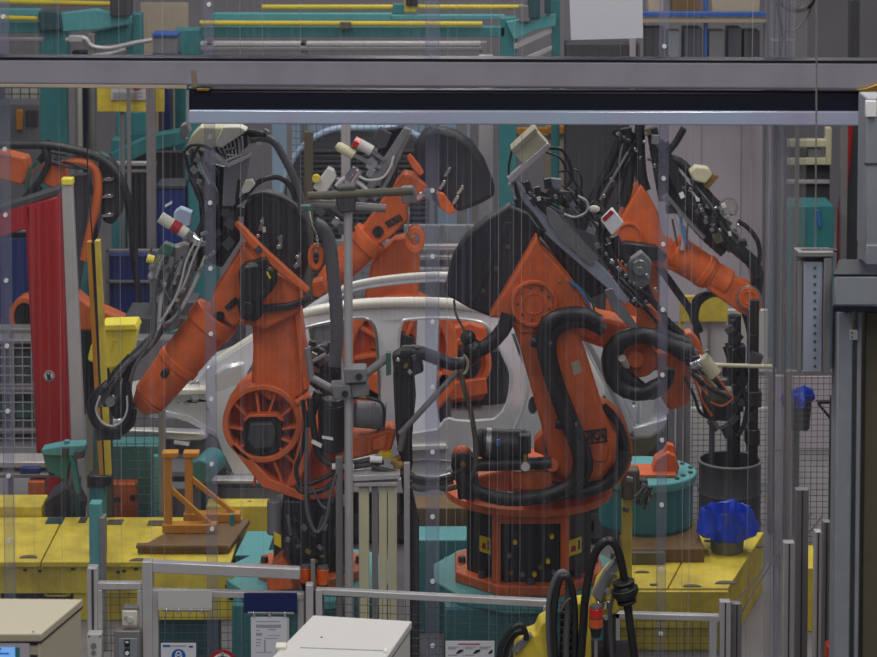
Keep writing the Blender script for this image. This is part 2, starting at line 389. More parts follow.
# elbow casting with its hub
tri = [(489, 318), (514, 276), (537, 236), (541, 248), (556, 263), (571, 281), (589, 308), (588, 320), (568, 322), (562, 334), (520, 334), (508, 318)]
el = obj('elbow_casting', G().pp(tri, Y - .02, .27), 'orange', rB, .014, seg=3)
obj('elbow_hub', G().ring(534, 304, 23.5, 20, Y - .055, .05).disc(534, 304, 21, Y - .035, .04).ring(534, 304, 11, 9.6, Y - .042, .02), 'orange', rB, .003)
cl = obj('hub_bolt', G().disc(549, 297, 1.3, Y - .043, .02, 6), 'darkgrey', rB)
copyset(cl, [tuple(P(534 + 16 * math.cos(a), 304 + 16 * math.sin(a), Y - .043) - P(549, 297, Y - .043)) for a in [.3 + k * .7 for k in range(9)]], rB)
# forearm to the right and wrist
obj('forearm', G().pp([(556, 300), (575, 296), (600, 316), (640, 324), (676, 338), (690, 352), (684, 372), (655, 372), (625, 356), (600, 348), (570, 338)], Y + .2, .2), 'orange', rB, .03, seg=3)
obj('wrist', G().pp([(655, 352), (690, 350), (692, 376), (690, 405), (670, 412), (662, 400), (660, 372)], Y + .14, .16), 'orange', rB, .02, seg=3)
obj('wrist_cover', G().pp([(637, 308), (650, 304), (661, 316), (664, 336), (652, 342), (638, 336)], Y + .05, .1), 'orange_plain', rB, .008)
obj('wrist_cover', G().pp([(684, 334), (692, 332), (700, 342), (705, 356), (694, 358), (686, 350)], Y + .08, .1), 'orange_plain', rB, .008)
hoses(rB, [([(662, 384), (640, 393), (617, 384), (609, 358), (620, 340), (645, 335), (672, 346), (692, 352)], 8.5, Y - .02, 'rubber', .06),
           ([(640, 388), (622, 372), (616, 352), (630, 338), (655, 338), (680, 352), (700, 366)], 7.5, Y + .03, 'rubber', .06),
           ([(656, 330), (672, 338), (690, 344)], 6, Y, 'rubber', .06), ([(634, 391), (652, 392), (664, 383), (668, 368)], 8, Y + .01, 'rubber', .06)])
obj('forearm_disc', G().disc(640, 360, 18, Y + .08, .14).disc(636, 360, 9, Y + .04, .1), 'orange', rB, .008)
obj('fitting', G().pcyl((622, 358, Y - .02), (626, 366, Y + .03), 4), 'offwhite', rB)
# big process hose around the base
bighose = [(600, 322), (582, 314), (562, 315), (546, 325), (543, 345), (550, 375), (562, 410), (574, 440), (580, 462), (572, 484), (548, 495), (512, 499), (484, 494), (466, 484), (458, 470)]
hoses(rB, [(bighose, 7.5, Y - .10, 'rubber', .05), ([(604, 330), (586, 322), (566, 323), (553, 333), (550, 352), (558, 384), (572, 420), (584, 450), (586, 470), (572, 488), (552, 488)], 7, Y - .06, 'rubber', .05),
           ([(626, 452), (616, 474), (598, 488), (572, 493), (545, 495)], 6.5, Y - .03, 'rubber', .05)])
for x, y, a in ((541, 343, .2), (566, 425, -.3), (540, 497, 1.5)):
    obj('hose_clamp', G().pcyl((x - 10, y - 2, Y - .09), (x + 10, y + 2, Y - .09), 5.5), 'rubber', rB)
# motor, gauge, regulator
m_ = obj('motor', G().pcyl((482, 443, Y), (526, 445, Y), 15, None, 28).pcyl((473, 443, Y), (482, 443, Y), 10, 15, 28), 'black', rB, .006)
obj('motor_band', G().pcyl((486, 443, Y), (491, 443.2, Y), 15.4, None, 28), 'steel', m_)
obj('motor_label', G().pp([(496, 440), (500, 440), (500, 446), (496, 446)], Y - .088, .012), 'skyblue', m_)
obj('motor_connector', G().pp([(519, 436), (531, 436), (531, 454), (519, 454)], Y - .09, .1), 'black', m_, .006)
obj('rod', G().pcyl((476, 465, Y - .03), (551, 463, Y - .03), 6.5), 'black', rB)
ga = obj('gauge', G().disc(525.5, 467, 5.2, Y - .1, .04), 'steel', rB, .002)
obj('dial', G().disc(525.5, 467, 4.2, Y - .103, .01), 'white', ga)
obj('valve_stem', G().pcyl((525.5, 462, Y - .08), (525.5, 454, Y - .08), 2.6), 'brass', rB)
obj('end_disc', G().disc(463, 465, 12, Y - .06, .12), 'black', rB, .004)
obj('end_disc_pin', G().disc(463, 465, 3.2, Y - .075, .04), 'brass', rB)
obj('end_cap', G().ball(P(462, 452, Y), R(9, Y), (1, 1, .75)), 'orange', rB)
obj('end_block', G().pp([(456, 476), (478, 474), (480, 500), (458, 500)], Y - .02, .14), 'black', rB, .01)
# dark shield plates behind the elbow
sh = obj('shield', G().pp([(445, 288), (453, 256), (464, 238), (486, 219), (509, 205), (532, 214), (541, 236), (515, 276), (492, 318), (470, 309), (447, 296)], Y + .1, .10), 'cover', rB, .015)
obj('shield_fold', G().pp([(468, 300), (505, 222), (512, 222), (474, 304)], Y + .09, .03), 'cover', sh, .004)
b_ = obj('shield_bolt', G().pp([(506, 245), (510, 245), (510, 249), (506, 249)], Y + .085, .03), 'olive', rB)
copyset(b_, [tuple(P(x, y, Y + .085) - P(508, 247, Y + .085)) for x, y in ((496.5, 269), (483, 291))], rB)
obj('upper_shield', G().pp([(512, 200), (530, 192), (560, 215), (600, 262), (612, 290), (588, 300), (560, 262), (540, 236)], Y + .14, .12), 'cover', rB, .012)
# cable tray going down to the right
obj('cable_tray', G().pp([(508, 186), (514, 178), (540, 212), (576, 246), (606, 270), (630, 300), (626, 305), (600, 282), (570, 256), (536, 226)], Y - .02, .07), 'plateblue', rB, .004)
obj('tray_plate', G().pp([(545, 205), (556, 212), (599, 258), (591, 266), (560, 240), (548, 222)], Y - .05, .02), 'steel', rB, .003)
obj('tray_plate', G().pp([(604, 290), (612, 288), (640, 330), (636, 334), (612, 310)], Y - .03, .02), 'steel', rB, .003)
bx = obj('junction_box', G().pp([(535, 129), (550, 146), (524, 165), (511, 151)], Y - .06, .14), 'cream', rB, .006)
obj('box_lid', G().pp([(511, 150), (535, 128), (538, 131), (514, 154)], Y - .08, .18), 'beige', bx, .003)
obj('box_rail', G().pp([(507, 178), (548, 143), (551, 147), (511, 183)], Y - .09, .06), 'alu', rB, .003)
hoses(rB, [([(512, 150), (509, 165), (509, 178)], 1.2, Y - .05, 'rubber'), ([(548, 148), (562, 150), (570, 165), (572, 178), (565, 188)], 1.8, Y - .05, 'rubber'),
           ([(546, 152), (560, 158), (568, 172), (580, 190)], 1.2, Y - .04, 'rubber'), ([(558, 172), (576, 170), (582, 182), (580, 192)], 1, Y - .02, 'rubber'),
           ([(564, 214), (575, 217), (586, 212), (587, 202), (578, 196)], 1.3, Y - .06, 'alu'),
           ([(514, 182), (520, 200), (532, 214), (545, 232)], 2, Y - .03, 'rubber'), ([(592, 202), (606, 216), (608, 232), (600, 246), (610, 264), (622, 280)], 4, Y + .02, 'rubber', .1),
           ([(569, 281), (580, 290), (588, 302), (591, 314)], 1.4, Y - .04, 'skyblue'), ([(573, 282), (584, 292), (593, 304), (594, 314)], 1.2, Y - .03, 'green'),
           ([(614, 236), (622, 256), (640, 276), (650, 300), (664, 320), (684, 338)], 5.5, Y + .1, 'rubber', .08), ([(607, 244), (616, 268), (634, 292), (646, 310)], 5, Y + .08, 'rubber', .08)])
cluster(rB, 'connector', [(528, 187), (538, 192), (548, 184), (553, 194), (543, 204), (534, 202), (560, 200), (556, 184), (566, 196), (574, 206), (584, 224), (578, 222), (592, 228)], Y - .04, ['black', 'darkgrey', 'bluegrey', 'black'], 6, 13)
cluster(rB, 'fitting', [(548, 186), (563, 198), (556, 197), (539, 199), (618, 268), (626, 276), (634, 284), (622, 262), (560, 282), (585, 312)], Y - .07, ['chrome', 'brass', 'offwhite', 'steel'], 2.5, 5)
obj('white_lump', G().ball(P(594, 209, Y - .05), R(5.5, Y), (1.1, .7, .7)), 'offwhite', rB)
wb = obj('sensor_box', G().pp([(601, 221), (613, 209), (624, 223), (612, 236)], Y - .1, .07), 'white', rB, .006)
obj('sensor_window', G().pp([(602, 219), (611, 210), (614, 213), (605, 222)], Y - .104, .01), 'signred', wb)
tangle(rB, [(516, 190), (534, 198), (550, 202), (566, 208), (584, 220)], 8, 16, Y + .0)
tangle(rB, [(560, 180), (570, 192), (580, 206), (594, 222), (604, 244), (618, 268)], 7, 14, Y - .0)
tangle(rB, [(606, 260), (616, 274), (628, 290), (644, 306), (660, 322), (680, 340)], 6, 12, Y + .04)
tangle(rB, [(692, 364), (702, 378), (714, 392), (726, 404)], 6, 9, Y - .05, (.6, 1.5), ('rubber', 'greyhose', 'orange_plain', 'brass'))
cluster(rB, 'fitting', [(606, 254), (612, 262), (620, 270), (626, 266), (630, 282), (640, 290), (634, 300), (646, 302), (608, 240), (598, 246), (700, 366), (708, 352), (696, 352), (648, 276), (640, 270), (656, 290)], Y - .04, ['chrome', 'steel', 'chrome', 'darkgrey', 'grey'], 2.5, 5.5)
obj('valve_unit', G().pp([(628, 262), (642, 252), (652, 262), (650, 284), (638, 292), (628, 280)], Y + .06, .08), 'grey', rB, .008)
obj('valve_disc', G().disc(640, 268, 8, Y + .03, .04), 'steel', rB, .003)
# weld gun on the wrist
gn = obj('gun_flange', G().pcyl((690, 366, Y), (703, 361, Y), 8), 'chrome', rB, .003)
obj('gun_body', G().pcyl((701, 358, Y), (714, 376, Y), 8.5), 'cream', rB, .004)
obj('gun_cylinder', G().pcyl((702, 396, Y), (732, 396, Y), 10), 'olive', rB, .006)
obj('gun_jaw', G().pp([(702, 404), (735, 402), (738, 412), (728, 422), (712, 421), (704, 414)], Y - .05, .1), 'black', rB, .01)
obj('gun_tip', G().pcyl((714, 420, Y), (718, 430, Y), 2.6, 1.4), 'steel', rB)
hoses(rB, [([(690, 372), (705, 386), (722, 394), (732, 400)], 2, Y - .06, 'rubber'), ([(694, 378), (702, 400), (712, 416)], 1.4, Y - .06, 'orange_plain'), ([(716, 376), (728, 392), (733, 398), (722, 406), (710, 402)], 1, Y - .08, 'orange_plain'), ([(684, 376), (694, 396), (700, 412), (712, 420)], 1.6, Y - .04, 'rubber'), ([(690, 368), (712, 378), (728, 394)], 2.6, Y - .02, 'rubber')])

# ================= robot front left (A)
cA = PZ(312, 572, .5)
rA = thing('industrial_robot', 'large orange robot front left, ribbed round shoulder and forearm reaching down left', 'robot', cA, 'orange welding robots around the car body')
robot_base(rA, cA, .42, .30, False)
Y = 12.0
obj('rotating_column', G().pp([(262, 486), (246, 462), (232, 446), (226, 424), (231, 402), (245, 389), (262, 384), (282, 387), (300, 402), (320, 430), (344, 452), (344, 490), (332, 500), (296, 501)], Y + .14, .38), 'orange', rA, .02, seg=3)
obj('shoulder_rim', G().ring(262, 424, 40, 34, Y, .2).pp([(230, 446), (236, 443), (270, 479), (300, 492), (336, 490), (338, 498), (302, 501), (262, 487)], Y, .2), 'orange', rA, .006)
obj('shoulder_housing', G().pp([(284, 390), (296, 402), (306, 424), (312, 448), (306, 470), (296, 486), (284, 490), (292, 470), (298, 444), (297, 420), (290, 402)], Y + .01, .2), 'orange', rA, .012)
rib0 = None
for a in [0, 33, 68, 100, 140, 180, 222, 262, 290, 312, 333]:
    ca, sa = math.cos(math.radians(a)), -math.sin(math.radians(a)); r0, r1 = 17, (37 if not 230 < a < 320 else 60)
    x0, y0, x1, y1 = 262 + ca * r0, 430 + sa * r0, 262 + ca * r1, 427 + sa * r1
    nx, ny = -sa * 1.3, ca * 1.3
    obj('shoulder_rib', G().pp([(x0 - nx, y0 - ny), (x1 - nx, y1 - ny), (x1 + nx, y1 + ny), (x0 + nx, y0 + ny)], Y + .03, .12), 'orange', rA, .003)
obj('octagon_plate', G().pp([(243, 428), (249, 417), (275, 416), (282, 426), (281, 446), (274, 458), (252, 458), (244, 448)], Y + .02, .1), 'black', rA, .01)
obj('gear_cover', G().pp([(250, 424), (272, 423), (276, 432), (273, 448), (254, 450), (247, 440)], Y - .02, .06), 'darkgrey', rA, .008)
obj('octagon_trim', G().pp([(243, 419), (250, 414.5), (277, 414), (284, 420), (282, 422), (276, 417), (250, 417.5), (245, 422)], Y, .06), 'orange', rA, .003)
obj('hub_plug', G().disc(271, 401, 5, Y + .1, .06), 'black', rA)
obj('stop_pin', G().pcyl((296, 403, Y - .02), (309, 396, Y - .02), 3.6), 'orange', rA, .003)
obj('link_arm', G().pp([(251, 388), (253, 350), (252, 326), (262, 306), (296, 296), (301, 320), (306, 360), (309, 392), (296, 400), (270, 402)], Y + .06, .22), 'orange', rA, .02, seg=3)
obj('link_trim', G().pp([(293, 300), (299, 298), (304, 360), (309, 390), (303, 390), (299, 360)], Y + .02, .06), 'orange', rA, .006)
# elbow casting and forearm reaching down to the left
obj('elbow_casting', G().pp([(243, 244), (252, 256), (268, 268), (300, 286), (301, 312), (266, 330), (240, 324), (233, 328), (222, 318), (210, 312), (212, 294), (224, 276), (236, 256)], Y - .02, .24), 'orange', rA, .018, seg=3)
obj('hole_plug', G().disc(220, 316, 4.6, Y - .03, .04), 'black', rA)
logo(rA, 232, 304, Y - .024, 15, .72)
ma = obj('forearm_tube', G().pcyl((216, 318, Y + .09), (176, 366, Y + .09), 23, 21, 28).pcyl((218, 314, Y + .09), (207, 328, Y + .09), 25, 25, 28), 'orange', rA, .008)
mb = obj('forearm_end', G().pcyl((177, 364, Y + .09), (150, 398, Y + .09), 21, 18.5, 28).pcyl((150, 398, Y + .09), (140, 408, Y + .09), 18.5, 10, 28), 'orange', rA, .008)
obj('forearm_collar', G().pcyl((181, 360, Y + .09), (176, 366, Y + .09), 22.6, None, 28), 'orange', rA, .004)
obj('hole_plug', G().disc(164.5, 374.5, 4.2, Y - .125, .06), 'black', rA)
obj('strut', G().pp([(234, 225), (238, 221), (262, 246), (284, 266), (310, 290), (306, 294), (280, 274), (256, 254)], Y - .09, .05), 'orange', rA, .008)
obj('strut_band', G().pp([(254, 250), (259, 245), (263, 250), (258, 255)], Y - .097, .06), 'darkgrey', rA)
mo = obj('elbow_motor', G().pp([(238, 272), (243, 265), (262, 262), (275, 270), (277, 284), (270, 294), (262, 300), (262, 318), (254, 323), (240, 320), (237, 306), (240, 294)], Y - .12, .14), 'black', rA, .02, seg=3)
obj('motor_connector', G().disc(247, 309, 7, Y - .16, .05).pp([(256, 262), (266, 258), (270, 266), (260, 270)], Y - .15, .05), 'black', mo, .004)
obj('motor_mark', G().pp([(266, 272), (267.5, 271), (271, 278), (269.5, 279)], Y - .125, .01), 'labelyellow', mo)
obj('motor_strap', G().pp([(262, 306), (288, 304), (311, 297), (311, 302), (290, 310), (262, 313)], Y - .06, .05), 'black', rA, .004)
# black shell on top
obj('shell', G().pp([(243, 224), (244, 204), (252, 196), (266, 193), (282, 198), (296, 208), (306, 222), (310, 240), (309, 262), (304, 280), (292, 288), (270, 270), (252, 250)], Y + .1, .16), 'cover', rA, .03, seg=4)
obj('shell_edge', G().pt([(246, 198), (262, 193.5), (280, 197), (296, 207), (306, 222)], 2, Y + .1), 'darkgrey', rA)
cluster(rA, 'fitting', [(262, 222), (264, 230), (280, 238), (279, 247), (297, 257), (296, 266), (258, 236), (233, 222), (248, 268), (246, 188)], Y + .0, ['steel', 'chrome', 'offwhite'], 3, 6)
for x, y in ((261, 226), (280, 244), (298, 262)):
    obj('shell_clip', G().pp([(x - 3, y + 5), (x, y - 8), (x + 3, y - 8), (x + 2, y + 5)], Y + .04, .05), 'steel', rA, .002)
obj('lifting_ring', G().pt([(314, 246), (311, 252), (311, 262), (316, 268), (321, 262), (321, 252), (318, 246), (314, 246)], 2.8, Y - .03), 'orange', rA)
obj('lifting_block', G().pp([(312, 282), (322, 280), (326, 292), (320, 298), (312, 296)], Y, .1), 'orange', rA, .006)
obj('chain', G().pt([(309, 210), (311, 222), (316, 234), (318, 246)], 1.6, Y - .07, corr=.5), 'steel', rA)
# counter arm to the right with motors
obj('counter_arm', G().pp([(322, 452), (318, 442), (340, 436), (368, 434), (392, 428), (397, 432), (391, 452), (370, 456), (345, 462), (344, 470), (326, 470)], Y + .02, .16), 'orange', rA, .016)
obj('counter_arm_pad', G().pp([(372, 440), (388, 434), (386, 448), (372, 452)], Y, .06), 'orange', rA, .008)
obj('yellow_cap', G().pp([(378, 453), (392, 453), (391, 459), (380, 459)], Y - .02, .06), 'labelyellow', rA, .003)
va = obj('motor', G().pcyl((332, 404, Y - .06), (332, 450, Y - .06), 14, None, 24).pcyl((332, 398, Y - .06), (332, 404, Y - .06), 11, 14, 24), 'black', rA, .006)
obj('motor_mark', G().pp([(322, 436), (333, 438), (333, 440.5), (322, 438.5)], Y - .14, .01), 'white', va)
obj('motor_mark', G().pp([(312, 440), (322, 445), (321, 448), (311, 443)], Y - .14, .02), 'white', va)
obj('motor', G().pcyl((356, 414, Y + .04), (386, 416, Y + .04), 13.5, None, 24).pcyl((372, 415, Y + .04), (376, 415, Y + .04), 14.2, None, 24), 'grey', rA, .006)
obj('motor_guard', G().pt([(348, 398), (366, 398), (380, 402), (384, 412), (383, 424), (378, 430)], 1.6, Y - .06), 'black', rA)
obj('guard_mark', G().pp([(359, 395.5), (366, 395.5), (366, 398), (359, 398)], Y - .09, .02), 'labelyellow', rA)
# valve box on top with its plates
vb = obj('valve_box', G().pp([(186, 148), (191, 136), (200, 127), (224, 127.5), (218, 146), (206, 152)], Y - .05, .2), 'cream', rA, .008)
obj('box_lid', G().pp([(217, 139), (223, 127), (240, 127), (247, 131), (222, 148), (216, 147)], Y - .1, .12), 'offwhite', vb, .006)
obj('box_corner', G().pp([(180, 126), (187, 123), (190, 132), (184, 140), (180, 134)], Y - .03, .1), 'grey', vb, .006)
obj('valve_block', G().pp([(214, 147), (236, 137), (246, 130), (248, 146), (232, 160), (216, 158)], Y - .02, .14), 'darkgrey', rA, .006)
obj('box_rail', G().pp([(212, 150), (228, 163), (251, 153), (251, 157), (228, 168), (211, 155)], Y - .07, .06), 'alu', rA, .003)
obj('box_plate', G().pp([(224, 168), (250, 156), (247, 176), (240, 192), (234, 206), (222, 206)], Y - .06, .04), 'grey', rA, .003)
obj('back_plate', G().pp([(196, 176), (212, 164), (226, 168), (236, 206), (240, 240), (222, 268), (206, 262), (200, 220)], Y + .1, .06), 'black', rA, .01)
obj('side_block', G().pp([(204, 222), (216, 216), (222, 246), (212, 262), (200, 252)], Y - .02, .1), 'black', rA, .008)
obj('side_block', G().pp([(222, 206), (236, 202), (236, 222), (226, 232)], Y - .03, .1), 'darkgrey', rA, .008)
hoses(rA, [([(218 + i * 4, 147 - i * 1.8), (221 + i * 3.6, 152 - i), (224 + i * 3, 160 - i * .8)], .9, Y - .05, 'whitehose') for i in range(7)], 'wire')
hoses(rA, [([(186, 150), (192, 145), (204, 146), (212, 150)], 1.6, Y - .08, 'rubber'), ([(184, 150), (188, 166), (192, 182), (200, 196), (208, 210)], 2, Y, 'rubber'), ([(190, 154), (196, 172), (206, 190)], 2.6, Y - .02, 'greyhose', .15), ([(196, 152), (202, 168), (210, 184)], 2.6, Y - .03, 'whitehose', .15),
           ([(212, 205), (228, 206), (242, 199), (256, 184), (268, 178), (280, 178), (290, 186), (296, 200)], 2.8, Y - .03, 'rubber', .08), ([(230, 168), (233, 178), (230, 192), (222, 204)], 1.6, Y - .04, 'rubber'),
           ([(250, 140), (262, 138), (274, 142), (284, 158), (294, 178), (301, 200), (303, 214)], 4.2, Y - .02, 'greyhose', .16), ([(246, 132), (256, 134), (266, 136)], 4, Y - .02, 'black', .1),
           ([(208, 206), (204, 222), (196, 240), (188, 256)], 4.5, Y + .02, 'rubber', .1), ([(214, 204), (212, 226), (204, 248), (196, 270)], 4.5, Y + .04, 'rubber', .1), ([(220, 202), (219, 226), (214, 250), (210, 262)], 4, Y + .06, 'rubber', .1), ([(226, 204), (228, 224), (224, 244), (218, 262)], 5, Y + .08, 'black', .1)])
cluster(rA, 'connector', [(190, 152), (196, 160), (202, 172), (194, 170), (206, 158), (199, 182), (188, 140), (258, 142), (266, 132)], Y - .05, ['offwhite', 'steel', 'grey'], 4, 8)
s1 = obj('white_sensor', G().pp([(241, 190), (245, 181), (252, 180), (255, 185), (249, 192), (243, 194)], Y - .09, .05), 'offwhite', rA, .004)
# valve manifold at the left with signal parts
cy = obj('air_cylinder', G().pcyl((160, 217, Y - .04), (187, 234, Y - .04), 6, None, 18), 'offwhite', rA, .003)
obj('cylinder_band', G().pcyl((172, 224.6, Y - .04), (180, 229.6, Y - .04), 6.3, None, 18), 'signred', cy)
obj('cylinder_end', G().pcyl((185, 232.7, Y - .04), (203, 244, Y - .04), 5, None, 16).pcyl((190, 236, Y - .04), (193, 238, Y - .04), 6.6, None, 16), 'chrome', cy)
obj('clear_box', G().pp([(174, 212), (180, 208), (192, 213), (190, 226), (180, 228), (173, 222)], Y + .02, .08), 'bluewhite', rA, .006)
obj('green_valve', G().pp([(157, 252), (164, 243), (175, 248), (170, 258), (160, 258)], Y - .03, .08), 'green', rA, .006)
obj('yellow_fitting', G().pcyl((147, 258, Y - .06), (154, 260, Y - .06), 4.2), 'yellow_bright', rA, .002)
obj('manifold', G().pp([(147, 276), (158, 252), (184, 244), (198, 250), (196, 268), (184, 300), (176, 330), (160, 334), (158, 296), (150, 288)], Y, .1), 'alu_dark', rA, .01)
obj('manifold_plate', G().pp([(148, 276), (154, 265), (158, 268), (152, 280)], Y - .04, .03), 'lightgrey', rA, .003)
for i in range(4):
    x = 158 + i * 9.5; y = 266 + i * 3
    obj('coupling', G().pcyl((x + 5, y - 12, Y - .06), (x - 3, y + 12, Y - .06), 3.6, 3.0, 12).pcyl((x + 2, y - 4, Y - .06), (x, y + 2, Y - .06), 4.8, None, 12), ['chrome', 'steel'][i % 2], rA)
hoses(rA, [([(156 + i * 9, 278 + i * 3), (154 + i * 7, 298), (154 + i * 5, 318), (152 + i * 2.5, 335), (142 + i * 2, 350), (122 + i * 2.2, 368), (104 + i * 3, 388), (97 + i * 3.5, 406)], [2.8, 2.4, 2.8, 2.2][i], Y - .08 + .02 * i, ['greyhose', 'whitehose', 'greyhose', 'rubber'][i], .1) for i in range(4)])
hoses(rA, [([(196, 240), (186, 262), (180, 286), (170, 308), (160, 322)], 1.2, Y - .1, 'whitehose'), ([(202, 238), (192, 262), (184, 284), (168, 310), (158, 330)], 1.2, Y - .09, 'whitehose'), ([(206, 256), (196, 280), (186, 300), (176, 316), (164, 326)], 2.4, Y - .05, 'whitehose', .1),
           ([(160, 280), (170, 300), (180, 310), (172, 322), (160, 326)], 1.4, Y - .07, 'greyhose'), ([(104, 388), (95, 402), (96, 418), (106, 428), (120, 428), (128, 416), (129, 398), (127, 382)], 3, Y - .1, 'rubber', .1), ([(108, 382), (92, 398), (91, 416), (102, 431), (118, 434), (131, 424), (134, 408)], 3.4, Y - .06, 'rubber', .1), ([(100, 396), (96, 410), (102, 422), (112, 426), (122, 421), (127, 410), (127, 396)], 1.1, Y - .14, 'whitehose'), ([(140, 352), (128, 372), (124, 392), (124, 408)], 3, Y - .04, 'rubber', .1), ([(146, 348), (134, 368), (130, 388), (132, 402)], 2, Y - .08, 'greyhose')])
obj('wrist', G().pcyl((132, 402, Y + .05), (112, 410, Y + .05), 14, 10, 20), 'black', rA, .006)
obj('wrist_pin', G().disc(110, 402, 5, Y - .1, .05), 'steel', rA)
obj('gripper', G().pp([(94, 430), (110, 432), (122, 430), (121, 440), (96, 441)], Y - .04, .12), 'darkgrey', rA, .006)
tangle(rA, [(196, 140), (192, 154), (198, 172), (206, 190), (212, 210), (210, 232), (200, 252)], 8, 16, Y - .02)
tangle(rA, [(226, 160), (232, 180), (228, 200), (220, 224), (214, 250)], 7, 9, Y - .0)
tangle(rA, [(212, 150), (222, 154), (232, 152), (244, 146)], 5, 8, Y - .06, (.5, 1), ('whitehose', 'greyhose', 'steel'))
tangle(rA, [(200, 240), (188, 262), (178, 284), (170, 304), (160, 324)], 7, 12, Y - .02, (.8, 1.8), ('greyhose', 'whitehose', 'rubber', 'steel'))
tangle(rA, [(164, 320), (150, 338), (132, 358), (112, 382), (102, 402), (108, 420)], 5, 10, Y - .04)
cluster(rA, 'fitting', [(190, 236), (196, 244), (186, 240), (204, 244), (178, 268), (188, 274), (168, 270), (182, 290), (176, 300), (168, 310), (200, 270), (206, 262), (212, 254), (152, 268), (160, 290), (204, 234)], Y - .08, ['chrome', 'steel', 'grey', 'darkgrey', 'offwhite'], 3, 8)
cluster(rA, 'valve', [(198, 156), (206, 166), (194, 168), (214, 172), (206, 180), (198, 190), (212, 196), (224, 212), (230, 224), (216, 234), (228, 244), (240, 212)], Y - .03, ['black', 'darkgrey', 'black'], 6, 12)
# dress pack over the base
obj('base_motor', G().pcyl((274, 500, Y), (274, 534, Y), 7, None, 20), 'grey', rA, .006)
obj('warning_label', G().pp([(274, 532), (281, 536), (281, 548), (274, 544)], Y - .06, .01), 'labelyellow', rA)
obj('base_block', G().pp([(282, 500), (332, 502), (334, 540), (326, 556), (290, 556), (280, 530)], Y + .02, .2), 'black', rA, .012)
tangle(rA, [(290, 500), (292, 520), (296, 540), (300, 560)], 9, 8, Y - .03)
tangle(rA, [(318, 500), (320, 520), (316, 540), (312, 560)], 9, 8, Y - .03)
cluster(rA, 'connector', [(294, 520), (304, 528), (314, 536), (298, 546), (308, 552), (320, 548), (326, 528), (288, 540)], Y - .05, ['brass', 'darkgrey', 'steel', 'labelyellow', 'grey'], 3, 6)
obj('foot_lug', G().pp([(266, 582), (272, 566), (283, 556), (290, 570), (294, 590), (268, 592)], Y + .02, .14), 'orange', rA, .01)
hoses(rA, [([(302, 400), (306, 424), (302, 450), (296, 470), (302, 484), (320, 480), (340, 470), (362, 466), (384, 462)], 2.4, Y - .12, 'rubber'), ([(310, 398), (314, 430), (318, 452), (330, 464), (350, 464), (372, 460)], 3.4, Y - .1, 'rubber'), ([(296, 486), (304, 492), (322, 490), (336, 480), (343, 468)], 3, Y - .14, 'rubber'),
           ([(307, 428), (306, 470), (307, 510), (316, 532), (326, 520), (330, 496), (336, 474)], 1.8, Y - .16, 'greyhose'), ([(343, 480), (338, 500), (332, 520), (330, 552)], 4, Y - .05, 'rubber', .08), ([(312, 488), (322, 506), (331, 508)], 1.4, Y - .15, 'greyhose'),
           ([(318, 392), (312, 412), (308, 426)], 5, Y - .06, 'rubber', .08), ([(372, 467), (400, 474), (430, 480), (452, 476)], 2.8, Y - .14, 'rubber')])
for x, y in ((348, 467), (338, 466.5), (376, 459)):
    obj('hose_ferrule', G().pcyl((x - 6, y, Y - .13), (x + 6, y + .6, Y - .13), 3.4), 'white', rA)
obj('brass_tee', G().pcyl((392, 460, Y - .1), (402, 466, Y - .1), 4).pcyl((398, 456, Y - .1), (396, 470, Y - .1), 3), 'brass', rA)
obj('side_hose', G().pt([(314, 223), (324, 230), (330, 246), (333, 272), (336, 305), (337, 340), (334, 366)], 7, Y - .03, corr=.08), 'greyhose', rA)
# black jointed hose of the front right robot that reaches over the car door
Y = 11.98
hoses(rB, [([(509, 314), (504, 328), (492, 342), (480, 350)], 8, Y, 'rubber', .05), ([(478, 352), (466, 362), (452, 364), (436, 358), (418, 352), (402, 352)], 7, Y, 'rubber', .05)])
obj('hose_joint', G().ball(P(473, 350, Y), R(11.5, Y)), 'black', rB)
obj('hose_joint', G().ball(P(468, 338, Y), R(8, Y)), 'black', rB)
obj('hose_clamp', G().pt([(464, 355), (468, 362), (466, 372), (461, 374)], 1.4, Y - .06), 'beige', rB)
obj('hose_clamp', G().pcyl((417, 346, Y), (415, 360, Y), 6), 'black', rB)
hoses(rB, [([(454, 300), (456, 314), (462, 326), (468, 338)], 1.2, Y - .03, 'olive'), ([(460, 370), (465, 392), (470, 408), (474, 430), (476, 450), (474, 470), (466, 482), (448, 489), (436, 486)], 2.6, Y - .06, 'olive'), ([(455, 476), (440, 482), (420, 480), (404, 470), (398, 464)], 3.4, Y - .04, 'olive')])
obj('process_pipe', G().pcyl((452, 478, Y), (432, 484, Y), 6.4).pt([(432, 484), (420, 486), (412, 482)], 6, Y), 'steel', rB)

# ================= robot rear right (C), on the turquoise drum
cC = P(630, 420, 16.3); cC.z = 0
rC = thing('industrial_robot', 'orange robot rear right behind the car, forearm ending in a round wrist', 'robot', cC, 'orange welding robots around the car body')
Y = 15.9
obj('foot', G().prism(ngon(cC.x, cC.y, 0, .4, 8, .3), (0, 0, .06)), 'orange', rC, .008)
obj('column', G().cyl(cC + Vector((0, 0, .05)), cC + Vector((0, 0, .62)), .32, .26, 24), 'black', rC)
obj('rotating_column', G().pp([(600, 400), (656, 400), (662, 420), (652, 440), (606, 440), (596, 420)], Y + .2, .4), 'orange', rC, .02)
obj('link_arm', G().pp([(612, 262), (640, 250), (660, 262), (660, 330), (650, 410), (606, 410), (606, 330)], Y + .25, .2), 'orange', rC, .02)
obj('elbow_casting', G().pp([(641, 184), (650, 197), (658, 212), (664, 240), (676, 246), (684, 262), (676, 272), (654, 266), (628, 266), (612, 254), (616, 240), (622, 216), (632, 198)], Y, .25), 'orange', rC, .014, seg=3)
